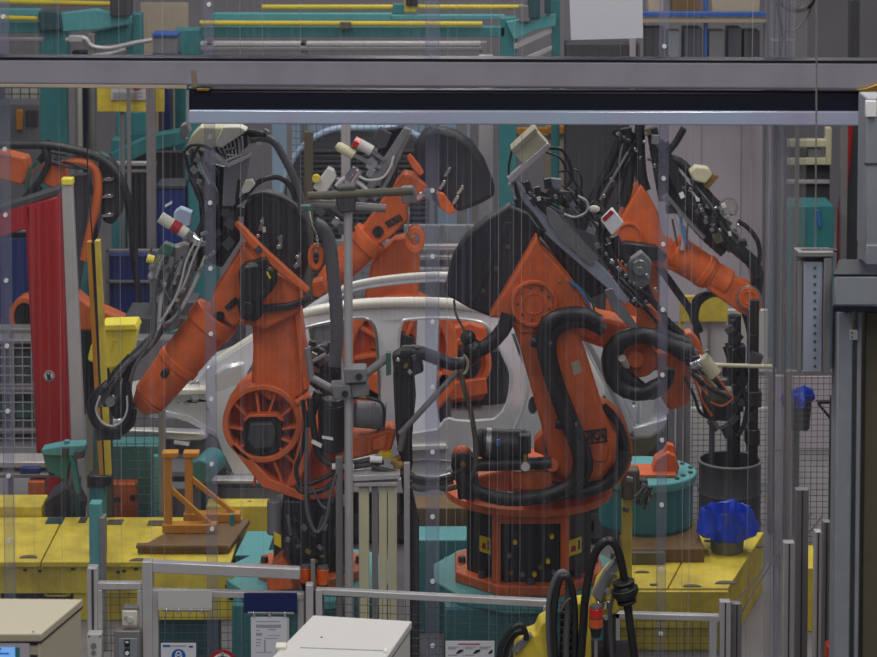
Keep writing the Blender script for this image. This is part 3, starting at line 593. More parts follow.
obj('elbow_hub', G().ring(629, 236, 13.5, 11, Y - .03, .04).disc(629, 236, 11.5, Y - .015, .03), 'orange', rC, .003)
obj('elbow_motor', G().pp([(612, 246), (626, 242), (656, 246), (668, 256), (664, 262), (630, 258), (612, 260)], Y - .09, .08), 'black', rC, .012)
obj('forearm_tube', G().pcyl((672, 250, Y + .08), (711, 275, Y + .08), 18, 16, 28).pcyl((702, 269, Y + .08), (708, 273, Y + .08), 17.5, None, 28), 'orange', rC, .006)
obj('forearm_end', G().pcyl((710, 274, Y + .08), (728, 284, Y + .08), 14.5, 15, 28).pp([(716, 268), (736, 279), (750, 284), (760, 292), (762, 308), (754, 319), (740, 313), (716, 296), (704, 286)], Y, .16), 'orange', rC, .014, seg=3)
obj('wrist_disc', G().disc(749, 298, 12.5, Y - .03, .05), 'steel', rC, .002)
obj('wrist_hub', G().disc(749, 298, 10.5, Y - .05, .05).ring(749, 298, 7, 6, Y - .056, .02), 'orange', rC, .003)
obj('oval_label', G().disc(720, 279, 3.6, Y - .005, .02), 'bluegrey', rC)
obj('wrist_boot', G().pp([(750, 268), (760, 262), (764, 276), (762, 296), (752, 288)], Y + .02, .1), 'black', rC, .01)
hoses(rC, [([(662, 150), (672, 170), (684, 194), (700, 214), (716, 230), (736, 248), (752, 262), (758, 276)], 7, Y - .02, 'rubber', .08), ([(668, 158), (682, 164), (696, 180), (710, 198), (718, 206)], 5, Y + .02, 'rubber', .08), ([(664, 172), (676, 196), (692, 220), (706, 236), (724, 252)], 6, Y + .06, 'rubber', .08),
           ([(738, 221), (748, 228), (757, 240), (760, 254), (758, 266)], 2.4, Y - .03, 'rubber'), ([(667, 196), (684, 216), (704, 238)], 2.2, Y - .08, 'steel'), ([(676, 214), (684, 236), (682, 250)], 2.6, Y - .05, 'whitehose'),
           ([(640, 124), (640, 150), (642, 176), (646, 190)], 5.5, Y + .04, 'rubber', .08), ([(620, 140), (608, 168), (596, 192), (590, 208)], 5, Y + .1, 'rubber', .08), ([(632, 132), (620, 164), (606, 192), (600, 214)], 6, Y + .08, 'rubber', .08), ([(626, 128), (630, 156), (628, 184), (622, 206)], 6, Y + .06, 'rubber', .08), ([(652, 128), (656, 154), (660, 178), (664, 200)], 6, Y + .02, 'black', .08), ([(628, 152), (614, 176), (600, 200)], 1.4, Y - .03, 'steel'),
           ([(684, 128), (676, 142), (668, 152)], 3.6, Y, 'black'), ([(613, 130), (622, 138), (630, 142)], 4, Y, 'black', .2), ([(656, 262), (676, 290), (690, 310), (700, 332)], 4, Y + .16, 'rubber', .08), ([(700, 330), (692, 316), (696, 300), (706, 294), (722, 294)], 3.6, Y + .2, 'rubber', .08)])
obj('sensor_head', G().pp([(689, 172), (696, 166), (709, 168), (713, 175), (706, 184), (694, 181)], Y - .1, .1), 'cream', rC, .012)
obj('sensor_mount', G().pp([(704, 186), (714, 174), (719, 177), (708, 190)], Y - .06, .06), 'brass', rC, .003)
obj('clear_dome', G().disc(729, 207, 9, Y - .08, .03).ring(729, 207, 9.5, 8, Y - .09, .04), 'plexi', rC)
obj('hose_label', G().pp([(679, 194), (683, 192), (685, 197), (681, 199)], Y - .1, .02), 'white', rC)
cluster(rC, 'fitting', [(696, 198), (700, 206), (694, 204), (704, 214), (698, 212), (708, 206), (722, 212), (728, 218), (714, 224), (720, 230), (706, 222), (644, 142), (636, 150), (650, 160), (618, 134), (612, 180), (604, 196)], Y - .09, ['chrome', 'steel', 'darkgrey', 'chrome'], 2.5, 5)
cluster(rC, 'valve', [(712, 220), (726, 226), (734, 236), (718, 238), (742, 244), (730, 248), (688, 206), (648, 132), (656, 140), (662, 146), (668, 200), (672, 210)], Y - .05, ['black', 'darkgrey', 'olive', 'grey', 'black'], 6, 12)

tangle(rC, [(640, 126), (634, 146), (624, 168), (612, 188), (600, 208)], 9, 14, Y + .04)
tangle(rC, [(654, 126), (660, 148), (668, 168), (676, 186), (690, 206)], 8, 14, Y + .0)
tangle(rC, [(672, 166), (686, 184), (702, 206), (716, 224), (734, 244), (752, 262)], 8, 20, Y - .02)
tangle(rC, [(672, 200), (680, 222), (684, 244), (680, 262)], 6, 8, Y - .05, (.6, 1.6), ('skyblue', 'rubber', 'whitehose', 'greyhose'))
cluster(rC, 'fitting', [(690, 190), (698, 200), (702, 210), (706, 218), (712, 230), (724, 206), (734, 214), (738, 226), (716, 208), (730, 234), (646, 134), (640, 158), (654, 166)], Y - .12, ['chrome', 'chrome', 'steel', 'offwhite'], 2, 4.5)
hoses(rC, [([(700, 350), (696, 330), (697, 308), (706, 297), (724, 292), (738, 296)], 3.2, 16.6, 'rubber', .08), ([(742, 306), (749, 330), (751, 356), (751, 384)], 3.2, 16.6, 'rubber', .08)])
# ================= robot behind the car (D)
cD = P(402, 430, 16.9); cD.z = 0
rD = thing('industrial_robot', 'orange robot behind the car body in the middle, forearm raised over the roof', 'robot', cD, 'orange welding robots around the car body')
Y = 16.5
obj('foot', G().prism(ngon(cD.x, cD.y, 0, .42, 8, .3), (0, 0, .06)), 'orange', rD, .008)
obj('base_housing', G().cyl(cD + Vector((0, 0, .05)), cD + Vector((0, 0, .45)), .36, .34, 28), 'black', rD)
obj('shoulder_housing', G().ring(400, 352, 58, 47, Y + .1, .22).disc(400, 352, 50, Y + .24, .12), 'orange', rD, .008)
for a in range(0, 360, 40):
    ca, sa = math.cos(math.radians(a + 12)), math.sin(math.radians(a + 12))
    obj('shoulder_rib', G().pp([(400 + ca * 18 - sa * 2, 352 + sa * 18 + ca * 2), (400 + ca * 50 - sa * 2, 352 + sa * 50 + ca * 2), (400 + ca * 50 + sa * 2, 352 + sa * 50 - ca * 2), (400 + ca * 18 + sa * 2, 352 + sa * 18 - ca * 2)], Y + .12, .16), 'orange', rD, .004)
obj('shoulder_cap', G().disc(400, 352, 20, Y + .12, .12, 8), 'black', rD, .006)
obj('rotating_column', G().pp([(350, 372), (450, 372), (455, 390), (440, 410), (360, 410), (345, 392)], Y + .1, .45), 'orange', rD, .02)
obj('link_arm', G().pp([(372, 262), (394, 240), (414, 236), (420, 260), (418, 300), (424, 350), (370, 350), (364, 300)], Y + .2, .2), 'orange_plain', rD, .02, seg=3)
obj('elbow_casting', G().pp([(358, 236), (376, 212), (394, 186), (404, 174), (414, 176), (428, 186), (424, 200), (406, 206), (408, 220), (392, 236), (372, 250), (366, 246)], Y, .22), 'orange', rD, .016, seg=3)
obj('hole_plug', G().disc(378, 232, 5.6, Y - .02, .04), 'black', rD)
logo(rD, 394, 221, Y - .004, 17, .5)
obj('forearm_tube', G().pcyl((368, 240, Y + .1), (340, 268, Y + .1), 17, 15.5, 28).pcyl((372, 236, Y + .1), (362, 246, Y + .1), 19, None, 28), 'orange', rD, .006)
obj('forearm_end', G().pcyl((340, 268, Y + .1), (322, 288, Y + .1), 15, 10, 24), 'orange', rD, .006)
obj('strut', G().pp([(406, 157), (410, 154), (420, 166), (424, 173), (420, 176), (412, 168)], Y - .07, .05), 'orange', rD, .006)
obj('strut_end', G().pp([(436, 192), (444, 194), (456, 212), (450, 215), (440, 208)], Y - .07, .06), 'orange', rD, .006)
obj('lifting_ring', G().ring(415, 240, 14, 6, Y - .08, .08, sx=.72), 'orange_plain', rD, .008)
obj('chain', G().pt([(408, 206), (409, 218), (407, 230), (411, 238)], 1.5, Y - .09, corr=.5), 'steel', rD)
shD = obj('shell', G().pp([(424, 132), (436, 128), (456, 132), (472, 143), (484, 160), (494, 184), (496, 196), (482, 204), (462, 212), (440, 210), (424, 190), (414, 168), (414, 146)], Y + .06, .2), 'cover', rD, .04, seg=4)
for x, y in ((447, 171), (442, 184), (460, 189), (455, 199)):
    obj('shell_clip', G().pp([(x - 4, y + 5), (x + 1, y - 3), (x + 4, y - 4), (x + 4, y - 1), (x - 1, y + 6)], Y + .02, .04), 'chrome', rD, .002)
s_ = obj('sensor', G().pcyl((338, 146, Y - .2), (354, 155, Y - .2), 5, None, 16).pcyl((336.5, 145, Y - .2), (338, 146, Y - .2), 3.6, None, 16), 'cream', rD, .003)
s_ = obj('sensor', G().pcyl((354, 141, Y - .2), (372, 151, Y - .2), 5.6, None, 16), 'lightgrey', rD, .003)
obj('sensor_band', G().pcyl((354, 141, Y - .2), (359, 143.8, Y - .2), 5.9, None, 16), 'lampred', s_)
obj('sensor_stem', G().pcyl((354, 155, Y - .2), (380, 168, Y - .15), 2.2).pcyl((372, 151, Y - .2), (384, 160, Y - .15), 2.2), 'steel', rD)
obj('tool_rail', G().pp([(404, 128), (412, 130), (384, 174), (372, 190), (366, 188), (376, 170)], Y - .14, .07), 'grey', rD, .004)
obj('tool_block', G().pp([(372, 140), (380, 128), (392, 134), (386, 148), (378, 150)], Y - .1, .1), 'darkgrey', rD, .006)
obj('tool_block', G().pp([(384, 130), (404, 127), (398, 148), (386, 164), (376, 158)], Y - .06, .1), 'navy_dark', rD, .006)
obj('tool_block', G().pp([(366, 162), (372, 158), (378, 164), (372, 171), (366, 168)], Y - .18, .06), 'bluegrey', rD, .003)
obj('gripper_box', G().pp([(313, 188), (328, 168), (334, 171), (336, 178), (324, 196)], Y - .2, .1), 'lightgrey', rD, .006)
obj('gripper_bung', G().disc(316, 179, 4, Y - .24, .05), 'yellow', rD, .002)
obj('air_cylinder', G().pcyl((349, 182, Y - .2), (358, 169, Y - .2), 7, 6, 16), 'chrome', rD, .003)
hoses(rD, [([(358, 176), (368, 180), (382, 178), (390, 168), (394, 156)], 1.3, Y - .22, 'whitehose'), ([(336, 186), (346, 178), (360, 184), (372, 196)], 2.2, Y - .2, 'whitehose'), ([(396, 160), (394, 178), (386, 194)], 2.6, Y - .1, 'rubber'), ([(410, 134), (400, 154), (388, 180), (374, 200)], 2, Y - .17, 'steel'), ([(322, 204), (332, 210), (346, 220), (352, 232)], 4, Y - .1, 'rubber', .1)])
cluster(rD, 'fitting', [(344, 190), (340, 182), (354, 188), (334, 200), (326, 206), (320, 212), (336, 222), (342, 230), (366, 192), (376, 182), (362, 198), (428, 194), (420, 196)], Y - .16, ['steel', 'chrome', 'darkgrey', 'grey'], 5, 10)

# ================= robot behind the rear door (F)
cF = P(478, 430, 18.15); cF.z = 0
rF = thing('industrial_robot', 'orange robot lower body seen through the rear door opening of the car', 'robot', cF, 'orange welding robots around the car body')
Y = 17.75
obj('base_housing', G().cyl(cF, cF + Vector((0, 0, .4)), .34, .32, 24), 'black', rF)
obj('rotating_column', G().pp([(446, 330), (470, 322), (486, 328), (490, 360), (484, 400), (450, 404), (444, 370)], Y, .4), 'orange', rF, .02)
obj('shoulder_rim', G().ring(466, 364, 26, 20, Y - .06, .1), 'orange', rF, .006)
obj('shoulder_cap', G().disc(466, 364, 15, Y - .03, .06), 'black', rF, .004)
obj('counter_arm', G().pp([(430, 386), (486, 378), (488, 394), (432, 404)], Y - .08, .1), 'orange', rF, .01)
obj('link_arm', G().pp([(452, 300), (476, 300), (484, 340), (448, 340)], Y + .1, .18), 'orange_plain', rF, .012)

tangle(rD, [(408, 132), (398, 150), (386, 170), (374, 190), (360, 206)], 6, 12, Y - .1, (.6, 1.6), ('rubber', 'greyhose', 'steel', 'whitehose'))
tangle(rD, [(318, 196), (328, 206), (340, 216), (352, 230)], 6, 8, Y - .12)
cluster(rD, 'clamp', [(330, 192), (338, 204), (346, 212), (322, 202), (352, 176), (360, 188), (386, 142), (380, 152), (372, 174), (392, 170), (398, 138)], Y - .18, ['steel', 'darkgrey', 'black', 'chrome', 'bluegrey'], 5, 11)
# ================= robot far left (E)
cE = P(78, 400, 17.9); cE.z = 0
rE = thing('industrial_robot', 'dim orange robot far left behind the red post, black dress pack', 'robot', cE, 'orange welding robots around the car body')
Y = 17.6
obj('base_housing', G().cyl(cE, cE + Vector((0, 0, .62)), .36, .32, 24), 'black', rE)
obj('column', G().pp([(58, 330), (104, 330), (112, 400), (50, 400)], Y + .2, .4), 'orange_plain', rE, .02)
obj('link_arm', G().pp([(74, 292), (88, 304), (108, 312), (130, 322), (134, 330), (112, 342), (90, 342), (74, 338), (50, 346), (28, 340), (12, 328), (8, 310), (20, 298), (48, 292)], Y + .05, .2), 'orange_plain', rE, .02)
obj('pivot_ring', G().ring(24, 318, 21, 15, Y - .02, .1, sx=.7), 'orange_plain', rE, .006)
obj('pivot_plug', G().disc(24, 318, 14, Y + .02, .05), 'black', rE)
obj('forearm', G().pp([(-30, 150), (0, 152), (26, 158), (30, 176), (22, 186), (0, 180), (-30, 178)], Y, .2), 'orange_plain', rE, .02)
obj('elbow_casting', G().pp([(40, 166), (52, 164), (64, 168), (66, 182), (54, 188), (42, 184)], Y - .02, .2), 'orange_plain', rE, .012)
obj('arm_arc', G().pt([(62, 164), (80, 162), (94, 168), (98, 184), (96, 206), (90, 232), (84, 260)], 4.5, Y - .05), 'orange_plain', rE)
obj('arm_plate', G().pp([(70, 176), (88, 174), (92, 196), (88, 230), (78, 292), (64, 292), (70, 230)], Y + .08, .12), 'darkgrey', rE, .008)
obj('shell', G().pp([(98, 152), (108, 155), (118, 170), (123, 192), (121, 214), (112, 226), (102, 222), (98, 190)], Y + .03, .16), 'cover', rE, .03)
for y in (180, 197, 216):
    obj('shell_clip', G().pp([(98, y), (108, y - 3), (114, y - 2), (112, y + 1), (104, y + 1), (98, y + 4)], Y - .01, .04), 'chrome', rE, .002)
hoses(rE, [([(-20, 144), (20, 145), (44, 145), (66, 148), (90, 154), (108, 164), (122, 182), (130, 210), (133, 236), (134, 260)], 4.5, Y - .06, 'rubber', .08), ([(32, 200), (27, 186), (30, 170), (36, 162)], 2, Y - .05, 'green'), ([(44, 148), (48, 162), (40, 180), (30, 192), (26, 204)], 3.4, Y - .08, 'rubber', .1), ([(134, 258), (138, 290), (142, 320)], 3, Y, 'rubber')])
cluster(rE, 'valve', [(46, 146), (50, 156), (58, 154), (42, 158), (36, 190), (28, 198), (66, 160), (102, 158), (106, 164)], Y - .04, ['black', 'darkgrey', 'green', 'steel', 'black'], 6, 12)
tangle(rE, [(30, 150), (46, 156), (62, 160), (84, 164), (100, 172)], 7, 12, Y - .06)
tangle(rE, [(94, 176), (96, 200), (92, 226), (84, 252), (80, 280)], 6, 10, Y - .02)
# ---------------------------------------------------------------- car body on its skid
cc = P(400, 480, 14.9); cc.z = 0
car = thing('car_body', 'bare silver car body shell without doors or roof panel, robots around it', 'car', cc)
def yb(x, y): return 14.4 + max(0.0, (405 - y)) * .0016 + max(0, 240 - x) * .0008
outer = [(207, 371), (222, 360), (250, 342), (278, 326), (306, 314), (340, 306), (380, 303), (437, 303), (470, 306), (496, 312), (514, 322), (530, 331), (548, 345), (566, 352), (584, 366), (604, 400), (614, 436), (604, 462), (572, 474), (540, 482), (516, 492), (440, 494), (330, 492), (250, 490), (236, 478), (222, 450), (212, 420), (205, 395)]
hole_f = [(248, 374), (262, 352), (286, 336), (308, 326), (340, 319), (362, 317), (372, 321), (377, 332), (379, 360), (381, 400), (382, 440), (370, 466), (350, 474), (290, 474), (264, 462), (252, 430), (246, 400)]
hole_r = [(398, 340), (400, 325), (406, 319), (440, 317), (470, 319), (486, 324), (495, 338), (504, 356), (511, 374), (509, 398), (503, 412), (494, 420), (470, 422), (456, 421), (449, 419), (444, 421), (438, 430), (412, 434), (402, 428), (399, 400)]
hole_q = [(511, 333), (518, 335), (530, 346), (540, 366), (536, 371), (525, 370), (519, 356)]
hole_c = [(533 + 5 * math.cos(a), 406 + 10 * math.sin(a)) for a in [k * math.pi / 5 for k in range(10)]]
obj('side_frame', G().pp(outer, yb, .05, [hole_f, hole_r, hole_q, hole_c]), 'carsteel', car, .008)
obj('fuel_recess', G().disc(536, 406, 12, 14.46, .02), 'darkgrey', car)
obj('roof_rail', G().pt([(212, 366, 14.62), (250, 341, 14.6), (280, 324, 14.58), (310, 312, 14.56), (345, 305.5, 14.55), (385, 302.5, 14.54), (437, 302.5, 14.54), (472, 306, 14.55), (500, 314, 14.56), (516, 323, 14.56), (534, 333, 14.56)], 5.2), 'carsteel_lit', car)
obj('door_flange', G().pt([(248, 374), (262, 353), (286, 337), (308, 327), (340, 320), (362, 318), (371, 322), (376, 333), (378, 360), (380, 400), (381, 440)], 1.6, 14.43), 'steel', car)
obj('door_flange', G().pt([(399, 400), (398.5, 360), (399, 336), (402, 323), (408, 319.5), (440, 318), (470, 320), (486, 325), (495, 339), (504, 357), (510.5, 374), (508.5, 398), (502, 412), (493, 420.5), (470, 422.5), (456, 421.5), (446, 421), (438, 428)], 1.6, 14.43), 'carsteel', car)
obj('side_crease', G().pt([(516, 330), (524, 356), (528, 380), (522, 410), (508, 440), (494, 462), (488, 480)], 2.4, 14.41), 'carsteel', car)
obj('sill', G().pp([(300, 476), (400, 478), (520, 476), (520, 490), (400, 494), (300, 492)], 14.36, .06), 'carsteel', car, .012)
obj('sill_step', G().pp([(396, 442), (412, 446), (446, 445), (448, 449), (412, 451), (396, 447)], 14.37, .04), 'carsteel_lit', car, .004)
obj('sill_seam', G().pt([(400, 462), (430, 460), (470, 462), (500, 452)], 1.4, 14.395), 'steel', car)
obj('sill_brace', G().pp([(446, 470), (500, 430), (506, 432), (456, 474)], 14.37, .03), 'carsteel', car, .006)
obj('rear_plate', G().pp([(566, 331), (577, 334), (604, 386), (606, 396), (596, 398), (588, 372)], 14.5, .03), 'carsteel_lit', car, .008)
obj('rear_seam', G().pt([(584, 337), (600, 366), (616, 402), (628, 436)], 2.6, 14.55), 'alu_dark', car)
obj('rear_inner', G().pp([(584, 338), (600, 342), (634, 430), (624, 440), (606, 398)], 14.62, .04), 'carsteel', car, .006)
obj('rear_pillar', G().pp([(540, 334), (566, 332), (592, 372), (616, 430), (612, 442), (590, 400), (566, 356)], 14.42, .06), 'carsteel', car, .01)
# far side frame
obj('far_roof_rail', G().pt([(262, 346, 15.5), (300, 318, 15.5), (330, 298, 15.5), (356, 286, 15.5), (403, 279, 15.5), (446, 277, 15.5), (500, 281, 15.5), (560, 296, 15.5), (600, 320, 15.5)], 5.4), 'carsteel', car)
obj('far_rail_edge', G().pt([(330, 295, 15.44), (356, 283, 15.44), (403, 276, 15.44), (446, 274.5, 15.44), (500, 279, 15.44)], 2.2), 'carsteel_lit', car)
obj('far_pillar', G().pp([(418, 300), (440, 300), (438, 350), (436, 400), (444, 450), (388, 450), (406, 400), (416, 350)], 15.45, .06), 'carsteel', car, .012)
obj('far_pillar', G().pp([(296, 322), (306, 318), (320, 400), (330, 440), (300, 440)], 15.45, .06), 'carsteel', car, .012)
obj('far_pillar', G().pp([(540, 292), (556, 296), (580, 380), (600, 440), (560, 440)], 15.45, .06), 'carsteel', car, .012)
obj('far_sill', G().pp([(240, 440), (600, 440), (600, 462), (240, 462)], 15.42, .1), 'carsteel', car, .01)
fz = P(400, 474, 14.5).z
a, b = P(236, 470, 14.9), P(606, 470, 14.9)
obj('floor_pan', G().box(a.x, b.x, 14.44, 15.5, fz - .05, fz), 'carsteel', car, .006)
for x in (330, 452, 540):
    q = P(x, 460, 14.9); obj('cross_member', G().box(q.x - .05, q.x + .05, 14.46, 15.48, fz, fz + .07), 'carsteel', car, .012)
# front: aprons, rails, strut towers
obj('front_apron', G().pp([(158, 398), (170, 394), (212, 392), (220, 400), (236, 446), (226, 450), (210, 432), (186, 418), (160, 412)], 14.62, .05, [[(178 + 1.8 * math.cos(k), 402 + 1.8 * math.sin(k)) for k in range(6)], [(187 + 2 * math.cos(k), 404 + 2 * math.sin(k)) for k in range(6)], [(190, 396), (199, 396), (198, 402), (192, 402)], [(207, 404), (210, 402), (209, 410), (206, 410)]]), 'carsteel', car, .004)
obj('apron_rail', G().pp([(150, 392), (172, 389), (210, 389), (214, 394), (172, 396), (150, 399)], 14.56, .14), 'carsteel_lit', car, .008)
obj('apron_brace', G().pp([(160, 410), (190, 416), (216, 432), (218, 438), (188, 422), (160, 414)], 14.58, .04), 'carsteel', car, .004)
obj('strut_tower', G().pp([(186, 392), (188, 380), (198, 376), (206, 366), (214, 368), (216, 392)], 14.66, .3), 'carsteel', car, .02)
obj('tower_cap', G().pp([(190, 384), (198, 380), (200, 388), (192, 390)], 14.62, .06), 'chrome', car, .006)
obj('long_rail', G().pp([(112, 430), (150, 431), (204, 433), (208, 438), (200, 441), (112, 438)], 14.5, .1), 'carsteel', car, .01)
obj('rail_edge', G().pt([(114, 430.5), (150, 431.5), (200, 434)], 1.2, 14.49), 'carsteel_lit', car)
obj('lower_rail', G().pp([(118, 438), (214, 436), (240, 470), (234, 476), (206, 456), (118, 452)], 14.6, .1), 'grey', car, .01)
obj('rail_label', G().pp([(174, 441), (189, 443), (189, 446), (174, 444)], 14.49, .12), 'white', car)
obj('cowl', G().pp([(206, 372), (226, 364), (262, 352), (300, 348), (300, 356), (230, 378), (210, 384)], 14.8, .5), 'carsteel', car, .02)
obj('front_pillar', G().pp([(214, 374), (224, 366), (244, 362), (244, 388), (238, 420), (240, 470), (226, 452), (216, 410)], 14.44, .08), 'carsteel', car, .02)
obj('bulkhead', G().pp([(216, 384), (300, 380), (300, 462), (232, 462)], 14.75, .05), 'grey', car, .01)
obj('far_apron', G().pp([(140, 384), (200, 374), (240, 372), (240, 420), (150, 420)], 15.4, .05), 'carsteel', car, .01)
obj('cross_bar', G().pp([(112, 420), (122, 418), (124, 440), (112, 442)], 14.5, .95), 'carsteel', car, .012)
# rear end with pressed openings
obj('rear_panel', G().pp([(600, 342), (636, 338), (656, 344), (668, 384), (670, 410), (656, 440), (640, 462), (618, 452), (612, 410)], 14.75, .05, [[(634 + 2 * math.cos(k), 404 + 2 * math.sin(k)) for k in range(6)], [(648 + 2.4 * math.cos(k), 406 + 2.4 * math.sin(k)) for k in range(6)], [(628, 424), (634, 423), (634, 427), (629, 428)]]), 'carsteel', car, .006)
obj('rear_rib', G().pp([(598, 352), (606, 350), (636, 420), (632, 426)], 14.7, .05), 'carsteel', car, .008)
obj('rear_rib', G().pp([(640, 400), (656, 396), (652, 420), (646, 430), (640, 424)], 14.7, .05), 'carsteel', car, .008)
obj('rear_rail', G().pp([(632, 428), (668, 418), (664, 432), (636, 446)], 14.68, .3), 'carsteel', car, .012)
obj('rear_valance', G().pp([(612, 440), (650, 436), (664, 428), (656, 448), (630, 472), (612, 474)], 14.66, .08), 'olive', car, .01)
obj('hinge_plate', G().pp([(592, 342), (606, 340), (612, 352), (598, 354)], 14.64, .04, [[(600 + 1.6 * math.cos(k), 347 + 1.6 * math.sin(k)) for k in range(6)]]), 'carsteel', car, .003)
# skid under the body
sk = P(400, 500, 14.9)
x0, x1 = P(150, 480, 14.9).x, P(640, 480, 14.9).x
g = G().box(x0, x1, 14.5, 14.6, .04, .2).box(x0, x1, 15.3, 15.4, .04, .2)
for t in range(6):
    xx = x0 + (x1 - x0) * (t + .3) / 6; g.box(xx - .05, xx + .05, 14.5, 15.4, .08, .16)
skid = thing('body_skid', 'dark steel transport skid under the car body', 'skid', (sk.x, 14.95, 0))
obj('rail_frame', g, 'darkgrey', skid, .006)
for xx in (x0 + .4, x1 - .4, (x0 + x1) / 2):
    for yy in (14.5, 15.34):
        obj('support_post', G().box(xx - .04, xx + .04, yy, yy + .07, .18, min(fz - .055, .322)), 'grey', skid, .004)
obj('foot_rail', G().box(x0, x1, 14.55, 15.35, 0, .05), 'darkgrey', skid)
# ---------------------------------------------------------------- pedestals, platforms
def pedestal(name, c, r, label, grp, side=None):
    t = thing(name, label, 'pedestal', (c.x, c.y, 0), grp)
    obj('top_plate', G().prism(ngon(c.x, c.y, c.z - .05, r, 12, .26), (0, 0, .05)), 'teal_light', t, .006)
    obj('body', G().box(c.x - r * .86, c.x + r * .86, c.y - r * .80, c.y + r * .80, 0, c.z - .05), 'teal', t, .01)
    return t
pB = pedestal('robot_pedestal', cB, .52, 'turquoise steel pedestal under the front right robot', 'robot pedestals')
pA = pedestal('robot_pedestal', cA, .46, 'turquoise steel pedestal under the front left robot', 'robot pedestals')
# left yellow platform
zt = .35
def plat(px_l, px_r, row_f, row_b):
    a = PZ(px_l, row_f, zt); b = PZ(px_r, row_f, zt); c = PZ(px_l, row_b, zt)
    return a.x, b.x, a.y, c.y
xl, xr, yf, ybk = plat(-40, 231, 562, 517)
tl = thing('floor_platform', 'yellow steel platform front left, lid plates and cut-outs on top', 'platform', ((xl + xr) / 2, (yf + ybk) / 2, 0), 'yellow platforms')
seam = [PZ(-2, 553, zt).x, PZ(44, 530, zt).x]
mid = PZ(52, 540, zt).x
for i, (u, v) in enumerate(((xl, mid - .004), (mid + .004, xr))):
    obj('deck_plate', G().box(u, v, yf, ybk, zt - .03, zt), 'yellow', tl, .004)
obj('front_plate', G().box(xl, xr, yf + .03, yf + .06, .16, zt - .03), 'yellow', tl, .004)
for px0, px1 in ((-40, 6), (78, 231)):
    obj('lower_plate', G().box(PZ(px0, 575, .2).x, PZ(px1, 575, .2).x, yf + .05, yf + .08, 0, .17), 'yellow', tl, .004)
obj('core', G().box(xl, xr, yf + .12, ybk - .02, 0, zt - .03), 'darkgrey', tl)
for px0, px1, r0, r1, m in ((45, 65, 518, 524, 'darkteal'), (78, 88, 518, 523, 'darkgrey'), (106, 124, 520, 525, 'olive'), (147, 166, 521, 526, 'olive')):
    q0, q1 = PZ(px0, r1, zt), PZ(px1, r0, zt)
    obj('cutout_plate', G().box(q0.x, q1.x, q0.y, q1.y, zt, zt + .004), m, tl)
for px, r in ((28, 559), (138, 562)):
    q = PZ(px, r, zt); obj('half_plate', G().prism([(q.x + math.cos(a) * .05, q.y + .01 + math.sin(a) * .05, zt) for a in [k * math.pi / 8 for k in range(9)]], (0, 0, .004)), 'olive', tl)
for px in (25, 40, 73, 118, 136, 124):
    q = P(px, 566 + (px % 7), yf + .03); obj('slot', G().box(q.x - .01, q.x + .01, yf + .024, yf + .034, q.z - .006, q.z + .006), 'darkgrey', tl)
obj('bracket_frame', G().pbox(44, 587, 70, 589, yf + .04, .03).pbox(44, 595, 70, 597, yf + .04, .03).pbox(44, 587, 47, 597, yf + .04, .03).pbox(66, 587, 70, 597, yf + .04, .03), 'yellow', tl, .003)
q0, q1 = PZ(-40, 514, .35), PZ(43, 514, .35)
solo('platform_step', G().box(q0.x, q1.x, ybk + .01, ybk + .25, 0, .41), 'yellow', 'raised yellow step at the back of the left platform', 'step', bevel=.006)
# brown stained plate with amber frames
ZB = .385
ex = thing('base_plate', 'brown stained steel plate under the two amber frames', 'plate', (PZ(195, 535, .35).x, PZ(195, 535, .35).y, .352))
obj('deck', G().prism([PZ(172, 529, ZB), PZ(210, 519, ZB), PZ(250, 519, ZB), PZ(229, 548, ZB), PZ(137, 548, ZB)], (0, 0, -.032)), 'brown_plate', ex, .006)
obj('edge_strip', G().prism([PZ(137, 546, ZB), PZ(228, 546, ZB), PZ(228, 549, ZB), PZ(136, 549, ZB)], (0, 0, .02)), 'brown_plate', ex, .004)
sgd = thing('guard_plate', 'yellow plate standing behind the wire mesh at left', 'plate', (P(190, 600, 12.4).x, 12.4, 0))
obj('panel', G().pbox(155, 570, 233, 620, 12.42, .03), 'yellow', sgd, .004)
pz0 = P(190, 620, 12.44)
obj('stand', G().box(pz0.x - .2, pz0.x + .16, 12.46, 12.5, 0, pz0.z + .05), 'darkteal', sgd, .004)
sd = obj('slot', G().pbox(225, 585, 228, 588, 12.415, .01), 'ink', sgd); obj('slot', G().pbox(229, 580, 233, 583, 12.415, .01), 'ink', sgd); obj('slot', G().pbox(229, 597, 233, 600, 12.415, .01), 'ink', sgd)
def aframe(x, ytop, ybot, Y, label, foot):
    c = P(x, ybot, Y); z0 = .386
    t = thing('support_frame', label, 'frame', (c.x, Y, z0), 'amber support frames')
    top = P(x, ytop, Y).z; w = .022
    obj('post', G().box(c.x - w, c.x + w, Y - .02, Y + .03, z0 + .015, top), 'amber_frame', t, .004)
    obj('top_plate', G().box(c.x - .03, c.x + .06, Y - .03, Y + .05, top - .01, top + .02), 'amber_frame', t, .004)
    obj('foot', G().box(c.x - .03, c.x + foot, Y - .03, Y + .05, z0, z0 + .05), 'amber_frame', t, .004)
    obj('brace', G().prism([(c.x + w, Y, z0 + .26), (c.x + w, Y, z0 + .22), (c.x + foot * .78, Y, z0 + .05), (c.x + foot * .9, Y, z0 + .05)], (0, .03, 0)), 'amber_frame', t, .003)
q = PZ(168, 532, .386); aframe(168, 455, 532, q.y, 'amber yellow support frame in front, on the brown plate', .28)
q = PZ(189, 521, .386); aframe(189, 455, 518, q.y, 'amber yellow support frame further back, on the brown plate', .30)
